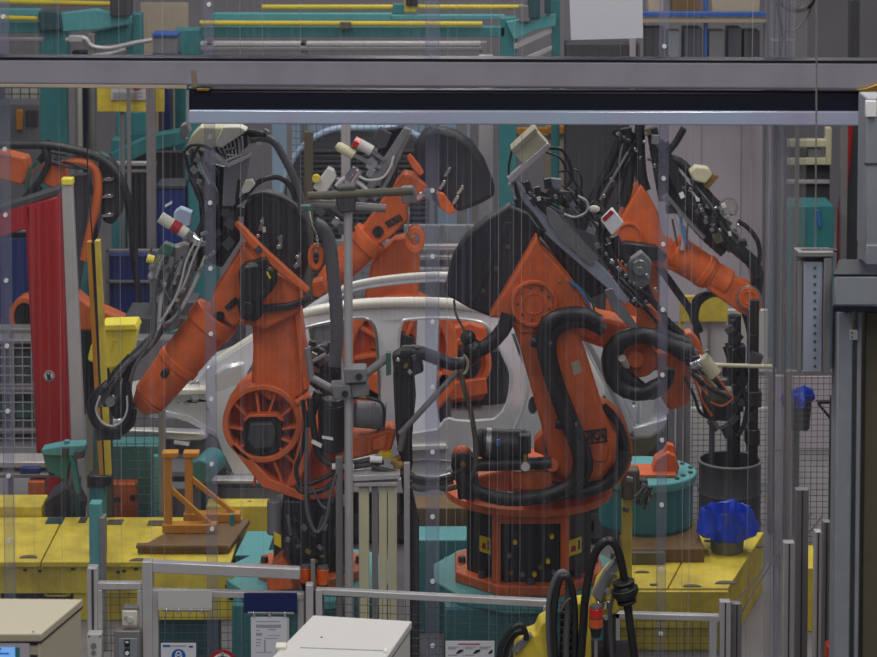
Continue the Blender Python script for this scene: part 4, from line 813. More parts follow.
for x, yt, yb_ in ((232.5, 514, 566), (250, 501, 548)):
    q = PZ(x, yb_ + 18, .0); q = PZ(x, 590, 0) if x < 240 else PZ(x, 570, 0)
    top = P(x, yt, q.y)
    solo('marker_post', G().box(q.x - .013, q.x + .013, q.y - .013, q.y + .013, 0, top.z), 'teal', 'slim turquoise square post, %s of the two by the ribbed shoulder' % ('taller front one' if x < 240 else 'shorter rear one'), 'post', bevel=.003)
qb = PZ(252, 560, .28)
tb = thing('step_box', 'turquoise box beside the front left robot base', 'box', (qb.x, 12.9, 0))
obj('body', G().prism([PZ(236, 556, .38), PZ(266, 556, .38), PZ(274, 534, .38), PZ(248, 534, .38)], (0, 0, -.38)), 'teal', tb, .008)
obj('lid', G().prism([PZ(235, 557, .385), PZ(267, 557, .385), PZ(275, 533, .385), PZ(247, 533, .385)], (0, 0, .012)), 'teal_light', tb, .004)
# right yellow platform
xl2, xr2, yf2, yb2 = plat(606, 760, 590, 532)
tr = thing('floor_platform', 'yellow steel platform front right under the waste bin', 'platform', ((xl2 + xr2) / 2, (yf2 + yb2) / 2, 0), 'yellow platforms')
mid = PZ(672, 560, zt).x
deck = [PZ(606, 590, zt), PZ(730, 596, zt), PZ(762, 540, zt), PZ(640, 532, zt)]
obj('deck_plate', G().prism([PZ(606, 588, zt), PZ(667, 588, zt), PZ(697, 532, zt), PZ(640, 530, zt)], (0, 0, -.03)), 'yellow', tr, .004)
obj('deck_plate', G().prism([PZ(668.5, 588, zt), PZ(728, 588, zt), PZ(764, 532, zt), PZ(698.5, 532, zt)], (0, 0, -.03)), 'yellow', tr, .004)
a0, a1 = PZ(606, 588, zt), PZ(728, 588, zt)
obj('front_plate', G().box(a0.x, a1.x, a0.y + .02, a0.y + .05, .0, zt - .03), 'yellow', tr, .004)
obj('front_cover', G().box(a0.x, a1.x, a0.y - .03, a0.y - .005, .14, zt - .01), 'yellow', tr, .004)
b1 = PZ(763, 532, zt)
obj('side_plate', G().prism([(a1.x, a0.y + .02, 0), (b1.x, b1.y, 0), (b1.x, b1.y, zt - .03), (a1.x, a0.y + .02, zt - .03)], (-.03, 0, 0)), 'yellow', tr, .004)
obj('plinth', G().box(P(622, 540, 13.2).x, P(703, 540, 13.2).x, 13.12, 13.76, zt, .43), 'brown_plate', tr, .008)
for px, r, w in ((692, 587, .05), (726, 584, .06), (642, 573, .04)):
    q = PZ(px, r, zt); obj('half_plate', G().prism([(q.x + math.cos(a) * w, q.y - .005 + math.sin(a) * w * .8, zt) for a in [k * math.pi / 8 for k in range(9)]], (0, 0, .005)), 'olive', tr)
for px, r in ((708, 542), (760, 548), (674, 549), (654, 586)):
    q = PZ(px, r, zt); obj('floor_slot', G().box(q.x - .02, q.x + .02, q.y, q.y + .03, zt, zt + .004), 'darkgrey', tr)
q = PZ(688, 578, zt)
pc = PZ(640, 565, zt)
solo('deck_box', G().box(pc.x - .16, pc.x + .14, pc.y, pc.y + .06, zt, zt + .07), 'olive', 'low grey brown box lying on the right platform behind the black hose', 'box', bevel=.006)
solo('yellow_block', G().box(P(803, 570, 13.0).x, P(836, 570, 13.0).x, 13.0, 13.4, 0, .36), 'yellow', 'yellow low block behind the right door posts', 'block', bevel=.006)
# turquoise drum, dark barrel, waste bin
cK = PZ(646, 470, .74); cC_ = cC; cC = cK
dr = thing('drum', 'turquoise round drum with bolted lid on the right platform', 'drum', (cC.x, cC.y, .431))
obj('shell', G().lathe((cC.x, cC.y, .45), [(.27, 0), (.27, .25)], 40), 'teal', dr)
obj('lid', G().lathe((cC.x, cC.y, .69), [(.285, 0), (.29, .01), (.29, .045), (.285, .05)], 40), 'teal_light', dr)
obj('base_ring', G().lathe((cC.x, cC.y, .431), [(.26, 0), (.26, .04)], 40), 'teal', dr)
l0 = obj('lid_bolt', G().cyl((cC.x + .2, cC.y - .12, .74), (cC.x + .2, cC.y - .12, .75), .014), 'darkteal', dr)
copyset(l0, [(.05, .06, 0), (.06, .16, 0), (-.04, -.06, 0), (.02, .24, 0)], dr)
ob = thing('orange_bracket', 'orange cast bracket standing on the lid of the turquoise drum', 'bracket', (cK.x, cK.y, .74))
obj('body', G().pp([(652, 474), (656, 460), (668, 452), (676, 456), (680, 468), (676, 476)], cK.y - .1, .12), 'orange', ob, .008)
obj('plate', G().box(cK.x - .1, cK.x + .16, cK.y - .16, cK.y + .06, .741, .76), 'orange', ob, .004)
obj('cap', G().pp([(664, 452), (668, 444), (674, 446), (676, 456)], cK.y - .06, .06), 'orange', ob, .004)
ga_ = thing('gear_unit', 'grey gear unit between the front right robot and the turquoise drum', 'machine', (P(634, 500, 12.75).x, 12.8, .35))
obj('body', G().pbox(621, 470, 640, 500, 12.75, .1), 'olive', ga_, .014); obj('leg', G().box(P(622, 510, 12.8).x, P(632, 510, 12.8).x, 12.77, 12.83, .35, P(630, 498, 12.8).z), 'yellow', ga_, .004)
obj('side_block', G().pbox(638, 480, 648, 494, 12.78, .06), 'darkgrey', ga_, .01)
tangle(ga_, [(640, 474), (646, 490), (640, 506), (634, 524)], 7, 8, 12.72, (.8, 1.6))
cluster(ga_, 'fitting', [(630, 480), (644, 486), (638, 502), (648, 500), (626, 510)], 12.7, ['steel', 'darkgrey', 'olive'], 4, 7)
cb = P(730, 460, 14.3)
ba = thing('barrel', 'dark grey open barrel behind the waste bin', 'barrel', (cb.x, 14.3, 0))
rr = R(31, 14.3); zz = P(730, 460, 14.3).z
prof = [(rr * .97, 0), (rr, .02), (rr, zz * .33), (rr * 1.03, zz * .35), (rr, zz * .37), (rr, zz * .66), (rr * 1.03, zz * .68), (rr, zz * .7), (rr, zz - .01), (rr * 1.03, zz), (rr * .97, zz), (rr * .96, zz - .02), (rr * .95, .03)]
obj('shell', G().lathe((cb.x, 14.3, 0), prof, 40), 'darkgrey', ba)
obj('rim', G().tube([(cb.x + math.cos(a) * rr, 14.3 + math.sin(a) * rr, zz) for a in [k * 2 * math.pi / 40 for k in range(41)]], .008, n=8, sm=1), 'grey', ba)
pu = thing('barrel_pump', 'black adhesive pump columns standing in the dark barrel', 'pump', (cb.x, 14.3, .03))
zt_ = P(734, 315, 14.3).z
obj('column', G().cyl((P(734, 400, 14.3).x, 14.3, .03), (P(734, 400, 14.3).x, 14.3, zt_), .042, .04), 'black', pu)
obj('column_block', G().pbox(728, 346, 746, 374, 14.25, .1).pbox(722, 384, 744, 412, 14.24, .1), 'black', pu, .01)
obj('plunger', G().cyl((P(753, 400, 14.3).x, 14.28, .03), (P(753, 400, 14.3).x, 14.28, P(753, 300, 14.28).z), .03), 'black', pu)
obj('plunger_block', G().pbox(746, 392, 762, 408, 14.24, .1).pbox(746, 430, 760, 446, 14.24, .1), 'black', pu, .008)
obj('rod', G().cyl((P(712, 400, 14.3).x, 14.3, .03), (P(712, 400, 14.3).x, 14.3, P(712, 418, 14.3).z), .016), 'darkgrey', pu)
hoses(pu, [([(741, 388), (747, 404), (744, 424), (738, 436)], 2.4, 14.22, 'rubber')])
cluster(pu, 'valve', [(730, 330), (738, 340), (728, 372), (742, 382), (734, 420), (728, 432), (752, 340), (756, 360), (750, 418), (714, 426), (740, 402), (726, 398)], 14.22, ['black', 'darkgrey', 'black'], 6, 13)
tangle(pu, [(734, 320), (730, 350), (738, 380), (730, 410), (736, 440)], 7, 8, 14.24, (.8, 1.8))
obj('ring_hook', G().ring(732, 318, 4, 2.6, 14.22, .03), 'darkgrey', pu)
obj('outlet_pipe', G().pcyl((700, 364.5, 14.2), (772, 366.5, 14.2), 2.2), 'cream', pu)
bc = PZ(727, 551, .35)
wb_ = thing('waste_bin', 'grey bin with a blue bag folded over its rim on the right platform', 'bin', (bc.x, bc.y, .35))
obj('body', G().lathe((bc.x, bc.y, .35), [(.085, 0), (.09, .01), (.105, .18), (.10, .18), (.085, .02)], 32), 'grey', wb_)
n = 40; gb = G(); vs = []; rows = [(.112, .035, .03), (.142, .05, .06), (.140, .10, .04), (.126, .15, .03), (.124, .185, .022), (.122, .20, .016), (.117, .195, .014), (.110, .13, .012), (.10, .05, .006), (.06, .03, .0)]
for i, (r, z, am) in enumerate(rows):
    for k in range(n):
        a = 2 * math.pi * k / n; wv = am * (math.sin(3 * a + 2.6 + i * .3) * .5 + math.sin(7 * a + i) * .45 + math.sin(13 * a + i * .8) * .4)
        vs.append((bc.x + (r + wv * .6) * math.cos(a) * 1.12, bc.y + (r + wv * .6) * math.sin(a), .40 + z + wv * .55))
gb.add(vs, [(i * n + k, i * n + (k + 1) % n, (i + 1) * n + (k + 1) % n, (i + 1) * n + k) for i in range(len(rows) - 1) for k in range(n)] + [tuple(range((len(rows) - 1) * n, len(rows) * n))])
obj('bag', gb, 'bluebag', wb_)
# second bin behind the wire mesh at right
cC = cC_
c2 = P(798, 425, 14.6)
b2 = thing('waste_bin', 'grey hanging bin with blue bag behind the wire mesh at right', 'bin', (c2.x, 14.6, 0))
obj('body', G().lathe((c2.x, 14.6, c2.z - .02), [(.07, 0), (.085, .2), (.075, .2), (.06, .02)], 24), 'darkgrey', b2)
obj('post', G().box(c2.x - .02, c2.x + .02, 14.69, 14.72, 0, c2.z + .1), 'grey', b2)
vs = []; gb = G(); rows = [(.062, 0, .02), (.08, .02, .03), (.084, .06, .025), (.078, .10, .02), (.066, .11, .014), (.058, .07, 0)]
z0 = P(798, 408, 14.6).z
for i, (r, z, am) in enumerate(rows):
    for k in range(n):
        a = 2 * math.pi * k / n; wv = am * (math.sin(4 * a + i) * .6 + math.sin(9 * a) * .4)
        vs.append((c2.x + (r + wv) * math.cos(a), 14.6 + (r + wv) * math.sin(a), z0 + z + wv * .5 + .02 * math.cos(a)))
gb.add(vs, [(i * n + k, i * n + (k + 1) % n, (i + 1) * n + (k + 1) % n, (i + 1) * n + k) for i in range(len(rows) - 1) for k in range(n)] + [tuple(range((len(rows) - 1) * n, len(rows) * n))])
obj('bag', gb, 'bluebag', b2)
# ---------------------------------------------------------------- fixture stand in the middle
Y = 11.80
fs = P(350, 590, Y)
st = thing('fixture_stand', 'grey tube stand with clamped pipes between the two front robots', 'stand', (fs.x, Y, 0))
obj('pole', G().cyl((P(348.5, 300, Y).x, Y, 0), (P(348, 200, Y).x, Y, P(348, 200, Y).z), R(4.4, Y), None, 20), 'alu', st)
obj('base_plate', G().box(fs.x - .12, fs.x + .3, Y - .06, Y + .12, 0, .02), 'alu_dark', st, .004)
obj('top_clamp', G().pp([(337, 187), (355, 186), (357, 196), (354, 212), (340, 214), (336, 204)], Y - .06, .12), 'darkgrey', st, .01)
obj('top_pipe', G().pcyl((308, 196, Y - .05), (413, 191, Y - .05), 4.2), 'olive', st)
obj('top_pipe', G().pcyl((311, 203, Y - .02), (386, 208.5, Y - .02), 4.2), 'alu_dark', st)
obj('pipe_end', G().pp([(401, 188), (413, 187), (416, 193), (416, 203), (402, 204)], Y - .06, .07), 'grey', st, .006)
obj('end_plate', G().pp([(300, 206), (316, 206), (316, 211), (300, 212)], Y - .05, .06), 'green', st, .004)
obj('clamp_block', G().pp([(343, 369), (366, 369), (368, 382), (345, 384)], Y - .08, .12), 'grey', st, .006)
obj('clamp_block', G().pp([(330, 386), (350, 385), (352, 398), (334, 400)], Y - .07, .12).pp([(350, 385), (368, 384), (369, 396), (352, 398)], Y - .05, .1), 'grey', st, .006)
obj('clamp_hole', G().disc(359, 377, 3.6, Y - .085, .02), 'black', st); obj('clamp_hole', G().disc(345, 394, 3.4, Y - .075, .02), 'black', st)
obj('branch_pipe', G().pcyl((366, 374, Y - .03), (388, 357, Y - .03), 4.2), 'alu_dark', st)
obj('branch_plate', G().pp([(386, 353), (391, 353), (391, 375), (386, 376)], Y - .06, .06), 'green', st, .003)
obj('branch_pipe', G().pcyl((334, 390, Y - .03), (312, 378, Y - .03), 4).pcyl((312, 380, Y - .03), (307, 348, Y - .03), 3.4), 'alu_dark', st)
obj('branch_pipe', G().pcyl((312, 362, Y - .01), (326, 354, Y - .01), 2.2), 'alu_dark', st)
for x0, x1, m, yt in ((336, 343, 'alu_dark', 456), (359, 369, 'cream', 486), (379, 387, 'cream', 484), (388, 397, 'cream', 484), (372, 378, 'alu_dark', 486), (404, 410, 'alu', 462)):
    a, b = P(x0, 590, Y + .06), P(x1, yt, Y + .06)
    obj('profile', G().box(a.x, b.x, Y + .04, Y + .04 + (b.x - a.x), 0, b.z), m, st, .004)
obj('cross_plate', G().pp([(346, 476), (400, 474), (400, 479), (346, 482)], Y, .1).pp([(350, 483), (398, 482), (398, 486), (350, 487)], Y + .01, .1), 'alu', st, .003)
gun = thing('gripper_tool', 'black gripper column hanging beside the grey tube stand, in front of the door opening', 'tool', (P(403, 470, 12.0).x, 12.0, 0))
obj('column', G().pp([(393, 372), (414, 370), (416, 396), (412, 440), (413, 466), (402, 470), (396, 440), (394, 400)], 12.0, .06), 'black', gun, .01)
obj('head_block', G().pp([(392, 356), (404, 350), (420, 352), (424, 372), (410, 378), (394, 374)], 11.97, .1), 'black', gun, .01)
obj('lower_hose', G().pt([(408, 462), (406, 480), (410, 500), (414, 520), (414, 548)], 5, 12.02), 'black', gun)
obj('stand_foot', G().cyl((P(414, 540, 12.02).x, 12.02, 0), (P(414, 540, 12.02).x, 12.02, P(414, 540, 12.02).z), .03, .025), 'black', gun)
obj('slant_rod', G().pcyl((458, 371, 11.94), (400, 434, 11.94), 3).pcyl((404, 430, 11.94), (400, 450, 11.96), 3), 'alu_dark', gun)
cluster(gun, 'fitting', [(398, 360), (406, 366), (414, 358), (402, 352), (410, 372)], 11.94, ['darkgrey', 'chrome', 'brass'], 3, 5)
clp = thing('clamp_tool', 'black clamping head left of the grey tube pole, in the front door opening', 'tool', (P(330, 370, 12.35).x, 12.4, 0))
obj('column', G().pp([(318, 345), (340, 345), (342, 420), (338, 470), (324, 470), (320, 420)], 12.34, .1), 'black', clp, .012)
obj('head_block', G().pp([(308, 352), (318, 346), (328, 352), (330, 380), (318, 392), (308, 384)], 12.3, .12), 'black', clp, .012)
obj('stand_foot', G().box(P(326, 470, 12.4).x, P(338, 470, 12.4).x, 12.36, 12.44, 0.51, P(330, 466, 12.4).z), 'black', clp)
cluster(clp, 'fitting', [(314, 356), (322, 362), (328, 358), (316, 370), (324, 378), (334, 360), (312, 344), (330, 346), (334, 372)], 12.28, ['steel', 'darkgrey', 'black', 'black'], 4, 8)
# ---------------------------------------------------------------- left side: red post, light curtain posts, turquoise fixture
Y = 15.5
q = P(46, 460, Y)
rp = thing('red_post', 'tall red sheet metal post with side arm and round warning sticker', 'post', (q.x, Y, 0))
gl = lambda x, y, yy=Y: P(x, y, yy)
obj('column', G().prism([gl(24, 205), gl(58, 195), gl(70, 450), gl(36, 454)], (0, .18, 0)), 'red', rp, .02, seg=3)
a, b = gl(36, 454), gl(70, 450)
obj('column_foot', G().box(a.x, b.x, Y, Y + .18, 0, a.z + .004), 'red', rp)
obj('arm', G().prism([gl(-30, 222), gl(30, 202), gl(30, 228), gl(4, 236), (gl(-30, 246))], (0, .16, 0)), 'red', rp, .01)
obj('arm_cap', G().prism([gl(-30, 217), gl(58, 189), gl(58, 195), gl(-30, 223)], (0, .2, 0)), 'darkgrey', rp, .004)
sk_ = obj('sticker', G().disc(49, 376, 5.4, Y - .004, .006, 28), 'white', rp)
sk_.scale = (1, 1, 1)
obj('sticker_print', G().ring(49, 376, 4.9, 4.2, Y - .006, .004, 28), 'ink', sk_)
obj('sticker_print', G().pp([(48, 380), (46.5, 376), (47, 374), (48.5, 375.5), (49.5, 371.5), (50.3, 371.5), (50.2, 375), (51, 377), (50, 380)], Y - .007, .003), 'ink', sk_)
obj('sticker_print', G().pp([(45.6, 372.6), (46.2, 372), (52.4, 379.4), (51.8, 380)], Y - .008, .003), 'ink', sk_)
for i in range(3):
    obj('screw', G().disc(69, 362 + i * 4, 1, Y - .01, .03, 8), 'darkgrey', rp)
a, b = P(62, 183, 15.2), P(72, 445, 15.2)
gp = thing('profile_post', 'grey aluminium profile post with yellow cap just right of the red post', 'post', ((a.x + b.x) / 2, 15.2, 0))
x0 = P(66, 300, 15.2).x
obj('profile', G().prism([P(61.5, 184, 15.2), P(72, 184, 15.2), P(88, 520, 15.2), P(74, 520, 15.2)], (0, .07, 0)), 'alu', gp, .004)
obj('profile_foot', G().box(P(74, 520, 15.2).x, P(88, 520, 15.2).x, 15.2, 15.27, 0, P(80, 519, 15.2).z + .01), 'alu', gp)
obj('cap', G().prism([P(61, 179, 15.19), P(72, 179, 15.19), P(72.5, 185, 15.19), P(61.5, 185, 15.19)], (0, .09, 0)), 'yellow_bright', gp, .003)
# yellow light curtain posts on the turquoise fixture post
Yp = 13.25
q = P(97, 560, Yp)
ly = thing('light_curtain_post', 'yellow and black slim light barrier post on the turquoise stand', 'post', (q.x, Yp, 0))
obj('stand', G().box(P(89, 540, Yp).x, P(105, 540, Yp).x, Yp, Yp + .09, 0, P(97, 487, Yp).z), 'teal', ly, .006)
obj('holder', G().pp([(87, 476), (110, 476), (111, 487), (87, 488)], Yp - .02, .12), 'black', ly, .008)
obj('strip', G().prism([P(86.5, 242, Yp), P(91, 242, Yp), P(104, 477, Yp), P(99, 477, Yp)], (0, .06, 0)), 'amber_frame', ly, .002)
obj('strip', G().prism([P(94.5, 241, Yp), P(99.5, 241, Yp), P(110.5, 477, Yp), P(105, 477, Yp)], (0, .06, 0)), 'yellow', ly, .002)
obj('lens', G().prism([P(91, 243, Yp), P(94.5, 243, Yp), P(105, 477, Yp), P(104, 477, Yp)], (0, .05, 0)), 'black', ly)
obj('cable', G().pt([(87, 134, Yp + .05), (88, 180, Yp + .05), (91, 220, Yp + .03), (93, 244, Yp)], .7), 'rubber', ly)
# yellow box
yx = thing('yellow_box', 'bright yellow plastic box on a bracket left of the reaching forearm', 'box', (P(112, 372, 13.9).x, 13.9, 0))
obj('body', G().pp([(102, 326), (133, 325), (137.5, 330), (130, 366), (104, 369), (87, 360), (91, 345)], 13.86, .16), 'yellow_bright', yx, .012)
obj('lid_rim', G().pp([(101, 325), (135, 324), (138, 330), (101, 331)], 13.84, .2), 'yellow_bright', yx, .006)
obj('print', G().pp([(111, 352), (113, 340), (117, 340), (116.4, 341.4), (114, 341.4), (112, 352)], 13.855, .01), 'yellow', yx)
obj('bracket', G().pt([(111, 366, 13.9), (113, 376, 13.92), (109, 384, 13.94), (108, 410, 13.96)], 2.4), 'yellow', yx)
obj('post', G().box(P(104, 420, 13.96).x, P(112, 420, 13.96).x, 13.94, 14.0, 0, P(108, 400, 13.96).z), 'darkgrey', yx)
# turquoise bracket fixture
tf = thing('locating_fixture', 'turquoise locating bracket with slim leg at left behind the platform', 'fixture', (P(70, 470, 14.05).x, 14.05, 0))
obj('arm', G().pp([(41, 450), (62, 446), (86, 445), (84, 456), (62, 456), (42, 455)], 14.0, .12), 'teal_light', tf, .006)
obj('arm_web', G().pp([(43, 455), (70, 456), (68, 482), (46, 470)], 14.05, .03), 'teal', tf, .004)
obj('knob', G().pcyl((67, 440, 14.05), (67, 446, 14.05), 3), 'teal_light', tf, .003)
obj('leg', G().pp([(69, 456), (75, 458), (80, 494), (76, 497), (70, 470)], 14.0, .06), 'teal', tf, .004)
obj('clamp', G().pp([(74, 452), (84, 450), (84, 458), (74, 460)], 13.97, .06).pp([(62, 448), (68, 448), (68, 457), (62, 457)], 13.97, .06), 'darkgrey', tf, .006)
obj('cable', G().pt([(70, 462, 13.95), (68, 484, 13.9), (78, 496, 13.75), (84, 502, 13.6)], 1.3), 'rubber', tf)
obj('post', G().box(P(72, 490, 14.05).x, P(80, 490, 14.05).x, 14.03, 14.09, 0, P(76, 478, 14.05).z), 'darkteal', tf)
fx = thing('fixture_post', 'turquoise stub post with grey bracket in front of the left platform', 'post', (P(97, 580, 12.75).x, 12.75, 0))
obj('post', G().box(P(90, 540, 12.75).x, P(102, 540, 12.75).x, 12.72, 12.8, 0, P(96, 502, 12.75).z), 'teal_light', fx, .006)
obj('side_post', G().box(P(101, 540, 12.75).x, P(106, 540, 12.75).x, 12.7, 12.78, 0, P(104, 515, 12.75).z), 'alu_dark', fx, .004)
# ---------------------------------------------------------------- background hall equipment
def bbox(name, px0, py0, px1, py1, Y, d, m, parent, bevel=.006, floor=False):
    a, b = P(px0, py1, Y), P(px1, py0, Y)
    return obj(name, G().box(a.x, b.x, Y, Y + d, 0 if floor else a.z, b.z), m, parent, bevel)
def post(name, px, w, ptop, Y, m, label, cat='post', d=None):
    x = P(px, ptop, Y).x; r = R(w, Y) / 2
    return solo(name, G().box(x - r, x + r, Y, Y + (d or 2 * r), 0, P(px, ptop, Y).z), m, label, cat, bevel=.004)
def root(name, label, cat, px, Y): return thing(name, label, cat, (P(px, 300, Y).x, Y, 0))
# turquoise conveyor gantry across the back
Yg = 21.0
ga = root('conveyor_gantry', 'turquoise conveyor gantry across the back with yellow pipes along it', 'gantry', 330, Yg)
bbox('column', 500, 18, 517, 300, Yg, .2, 'teal', ga, floor=True); bbox('column', 551, -4, 560, 300, Yg + .1, .1, 'teal', ga, floor=True)
bbox('column', 176, 30, 202, 300, Yg, .25, 'teal', ga, floor=True)
bbox('upper_beam', 212, 13.5, 392, 21, Yg + .3, .12, 'teal_light', ga); bbox('upper_beam', 390, 15, 505, 20, Yg + .3, .1, 'teal_light', ga)
bbox('lower_beam', 200, 27, 505, 37, Yg, .14, 'teal', ga)
bbox('rail', 200, 42, 482, 46, Yg - .3, .1, 'alu', ga); bbox('rail', 200, 47, 482, 51, Yg - .32, .1, 'alu_dark', ga)
for x in (206, 300, 480): bbox('rail_post', x, 42, x + 7, 60, Yg - .3, .1, 'alu_dark', ga, floor=True)
obj('yellow_pipe', G().pcyl((262, 7, Yg + .4), (524, 7, Yg + .4), 2.4), 'yellow_pipe', ga)
obj('yellow_pipe', G().pcyl((200, 23, Yg - .05), (482, 24, Yg - .05), 2.6), 'yellow_pipe', ga)
bbox('pipe_clamp', 340, 22, 351, 29, Yg - .1, .1, 'olive', ga); bbox('pipe_valve', 404, -4, 416, 12, Yg + .34, .1, 'yellow', ga); bbox('valve_mount', 393, 4, 404, 14, Yg + .35, .1, 'teal', ga); bbox('valve_block', 406, -6, 418, 6, Yg + .3, .1, 'black', ga)
obj('head_plate', G().pp([(506, 22), (525, 18), (556, 14), (556, 26), (536, 30), (514, 40)], Yg - .05, .06), 'teal_light', ga, .006)
obj('brace', G().pp([(514, 44), (552, 27), (552, 33), (514, 50)], Yg - .02, .06), 'alu', ga, .004); obj('brace', G().pp([(514, 62), (552, 46), (552, 50), (520, 66)], Yg - .02, .06), 'alu', ga, .004)
bbox('drive_block', 528, -6, 540, 18, Yg - .1, .2, 'darkteal', ga); bbox('drive_block', 545, -6, 551, 14, Yg - .1, .1, 'darkteal', ga); bbox('drive_bracket', 519, 6, 530, 22, Yg - .1, .1, 'grey', ga)
gb_ = root('conveyor_gantry', 'turquoise conveyor gantry at top left with bracket plate and grey arms', 'gantry', 60, Yg)
bbox('column', 42, 30, 66, 300, Yg, .25, 'teal', gb_, floor=True)
bbox('column', 128, 14, 141, 300, Yg + .3, .2, 'teal', gb_, floor=True)
bbox('upper_beam', -60, 9, 40, 16, Yg + .3, .1, 'teal_light', gb_); bbox('lower_beam', -60, 22, 42, 33, Yg, .14, 'teal', gb_)
bbox('rail', -60, 38, 42, 42, Yg - .3, .1, 'alu_dark', gb_)
obj('yellow_pipe', G().pcyl((-60, 0, Yg + .4), (110, 4, Yg + .4), 2.6), 'yellow_pipe', gb_); obj('yellow_pipe', G().pcyl((-60, 17, Yg - .05), (38, 18.5, Yg - .05), 2.4), 'yellow_pipe', gb_)
obj('bracket_plate', G().pp([(38, 12), (54, 11), (60, 14), (62, 30), (40, 31)], Yg - .1, .1), 'darkteal', gb_, .01)
obj('bracket_plate', G().pp([(54, 14), (96, 9), (131, 16), (131, 24), (98, 30), (62, 32), (56, 26)], Yg - .02, .1), 'teal_light', gb_, .01)
obj('bracket_plate', G().pp([(92, 32), (131, 24), (129, 42), (94, 46)], Yg + .1, .06), 'teal', gb_, .006)
obj('bent_arm', G().pt([(66, 40), (84, 38), (92, 46), (110, 48), (134, 43), (152, 40)], 2.4, Yg - .2), 'alu', gb_); obj('bent_arm', G().pt([(92, 56), (112, 53), (126, 49)], 2.2, Yg - .2), 'alu', gb_)
bbox('drive_block', 110, -6, 130, 16, Yg - .1, .2, 'darkgrey', gb_); bbox('clamp_block', 68, 36, 82, 42, Yg - .25, .1, 'alu', gb_); bbox('clamp_block', 72, 51, 88, 57, Yg - .2, .1, 'navy_dark', gb_); bbox('arm_post', 88, 34, 94, 60, Yg - .2, .1, 'alu_dark', gb_, floor=True)
bx_ = solo('wall_board', G().pbox(141, 3, 188, 60, 22.5, .06).box(P(141, 60, 22.5).x, P(188, 60, 22.5).x, 22.5, 22.56, 0, P(141, 59, 22.5).z), 'tan', 'brown wall board between the two turquoise gantries', 'board')
bq = root('blue_crate', 'blue edged grey crate on a stand below the brown wall board', 'crate', 165, 20.4)
bbox('body', 153, 37, 177, 54, 20.4, .2, 'grey', bq); bbox('rim', 152, 33.5, 178, 37, 20.38, .24, 'bluepipe', bq); bbox('rim', 152, 54, 178, 57, 20.38, .24, 'navy', bq); bbox('stand', 158, 57, 172, 60, 20.45, .1, 'darkgrey', bq, floor=True)
# left background
def wmesh(name, px0, py0, px1, py1, Y, step, label, m='lightwire', floor=True, w=.0025, frame=None):
    a, b = P(px0, py1, Y), P(px1, py0, Y)
    t = thing(name, label, 'fence', ((a.x + b.x) / 2, Y, 0))
    z0 = a.z
    obj('wire_mesh', G().grid(a.x, b.x, max(z0, .05), b.z, Y, step, w), m, t, smooth=False)
    for x in (a.x, b.x): obj('post', G().box(x - .02, x + .02, Y - .02, Y + .02, 0, b.z + .01), frame or 'alu_dark', t, .003)
    obj('top_rail', G().box(a.x + .02, b.x - .02, Y - .015, Y + .015, b.z - .02, b.z + .01), frame or 'alu_dark', t, .003)
    return t
wp = root('partition', 'white backing panel behind the wire mesh at upper left', 'panel', 24, 23.4)
bbox('panel', 6, 86, 46, 200, 23.4, .05, 'offwhite', wp, floor=True)
wmesh('mesh_fence', 4, 86, 47, 200, 23.2, .075, 'wire mesh fence before the white panel at upper left', 'wire', w=.005)
cab = root('grey_cabinet', 'grey machine cabinet with a small yellow lamp at upper left', 'cabinet', 14, 22.2)
bbox('body', -40, 104, 40, 160, 22.2, .4, 'grey', cab, floor=True); bbox('lamp', 16, 110, 22, 130, 22.14, .05, 'amber_frame', cab); bbox('screen', 26, 110, 38, 126, 22.17, .03, 'darkgrey', cab)
post('grey_post', 71, 6, 60, 20.2, 'alu_dark', 'dark grey post right of the left turquoise column', d=.1)
post('navy_post', 85, 6, 60, 20.6, 'navy_dark', 'dark navy post between grey posts at upper left')
post('white_post', 79.5, 4, 60, 20.9, 'offwhite', 'thin whitish post beside the navy post at upper left')
post('profile_post', 150, 9, 60, 18.95, 'alu_dark', 'tall grey profile post left of the blue locker')
post('profile_post', 128, 4, 60, 18.92, 'alu_dark', 'thin grey profile post in front of the yellow sign board')
sg = root('sign_board', 'yellow sign board with a white notice near the upper left', 'sign', 130, 19.3)
bbox('board', 97, 80, 164, 112, 19.3, .03, 'yellow', sg); bbox('leg', 120, 100, 124, 130, 19.34, .04, 'alu_dark', sg, floor=True)
nt_ = bbox('notice', 111, 80, 146, 100, 19.28, .02, 'lightgrey', sg, .001)
obj('notice_print', G().ring(137, 84, 6, 4.4, 19.27, .01, 24), 'signred', nt_)
for i in range(4):
    obj('notice_print', G().pbox(113, 92.5 + i * 1.7, 143 - 5 * (i % 2), 93.3 + i * 1.7, 19.275, .01), 'inkgrey', nt_)
tm = root('turquoise_machine', 'turquoise machine frame with slanted beam at left behind the posts', 'machine', 150, 19.85)
obj('slanted_beam', G().pp([(96, 160), (150, 136), (196, 128), (196, 142), (150, 152), (100, 176)], 19.85, .2), 'teal', tm, .01)
bbox('cabinet', 116, 112, 146, 136, 20.15, .3, 'teal', tm); bbox('column', 112, 140, 124, 260, 19.95, .2, 'teal', tm, floor=True); bbox('column', 186, 86, 199, 260, 19.75, .2, 'teal', tm, floor=True)
bbox('panel', 124, 152, 184, 186, 20.15, .1, 'darkgrey', tm, floor=True); bbox('rail', 110, 162, 156, 166, 19.65, .06, 'alu', tm); bbox('rail', 110, 170, 150, 173, 19.65, .06, 'alu_dark', tm)
sp_ = root('navy_strut', 'dark blue slanted strut standing left of the valve box', 'strut', 170, 20.3)
obj('bar', G().prism([P(163, 86, 20.3), P(168, 86, 20.3), P(176, 200, 20.3), P(170, 200, 20.3)], (0, .06, 0)), 'navy', sp_, .004); bbox('foot', 170, 198, 176, 220, 20.3, .06, 'navy', sp_, floor=True)
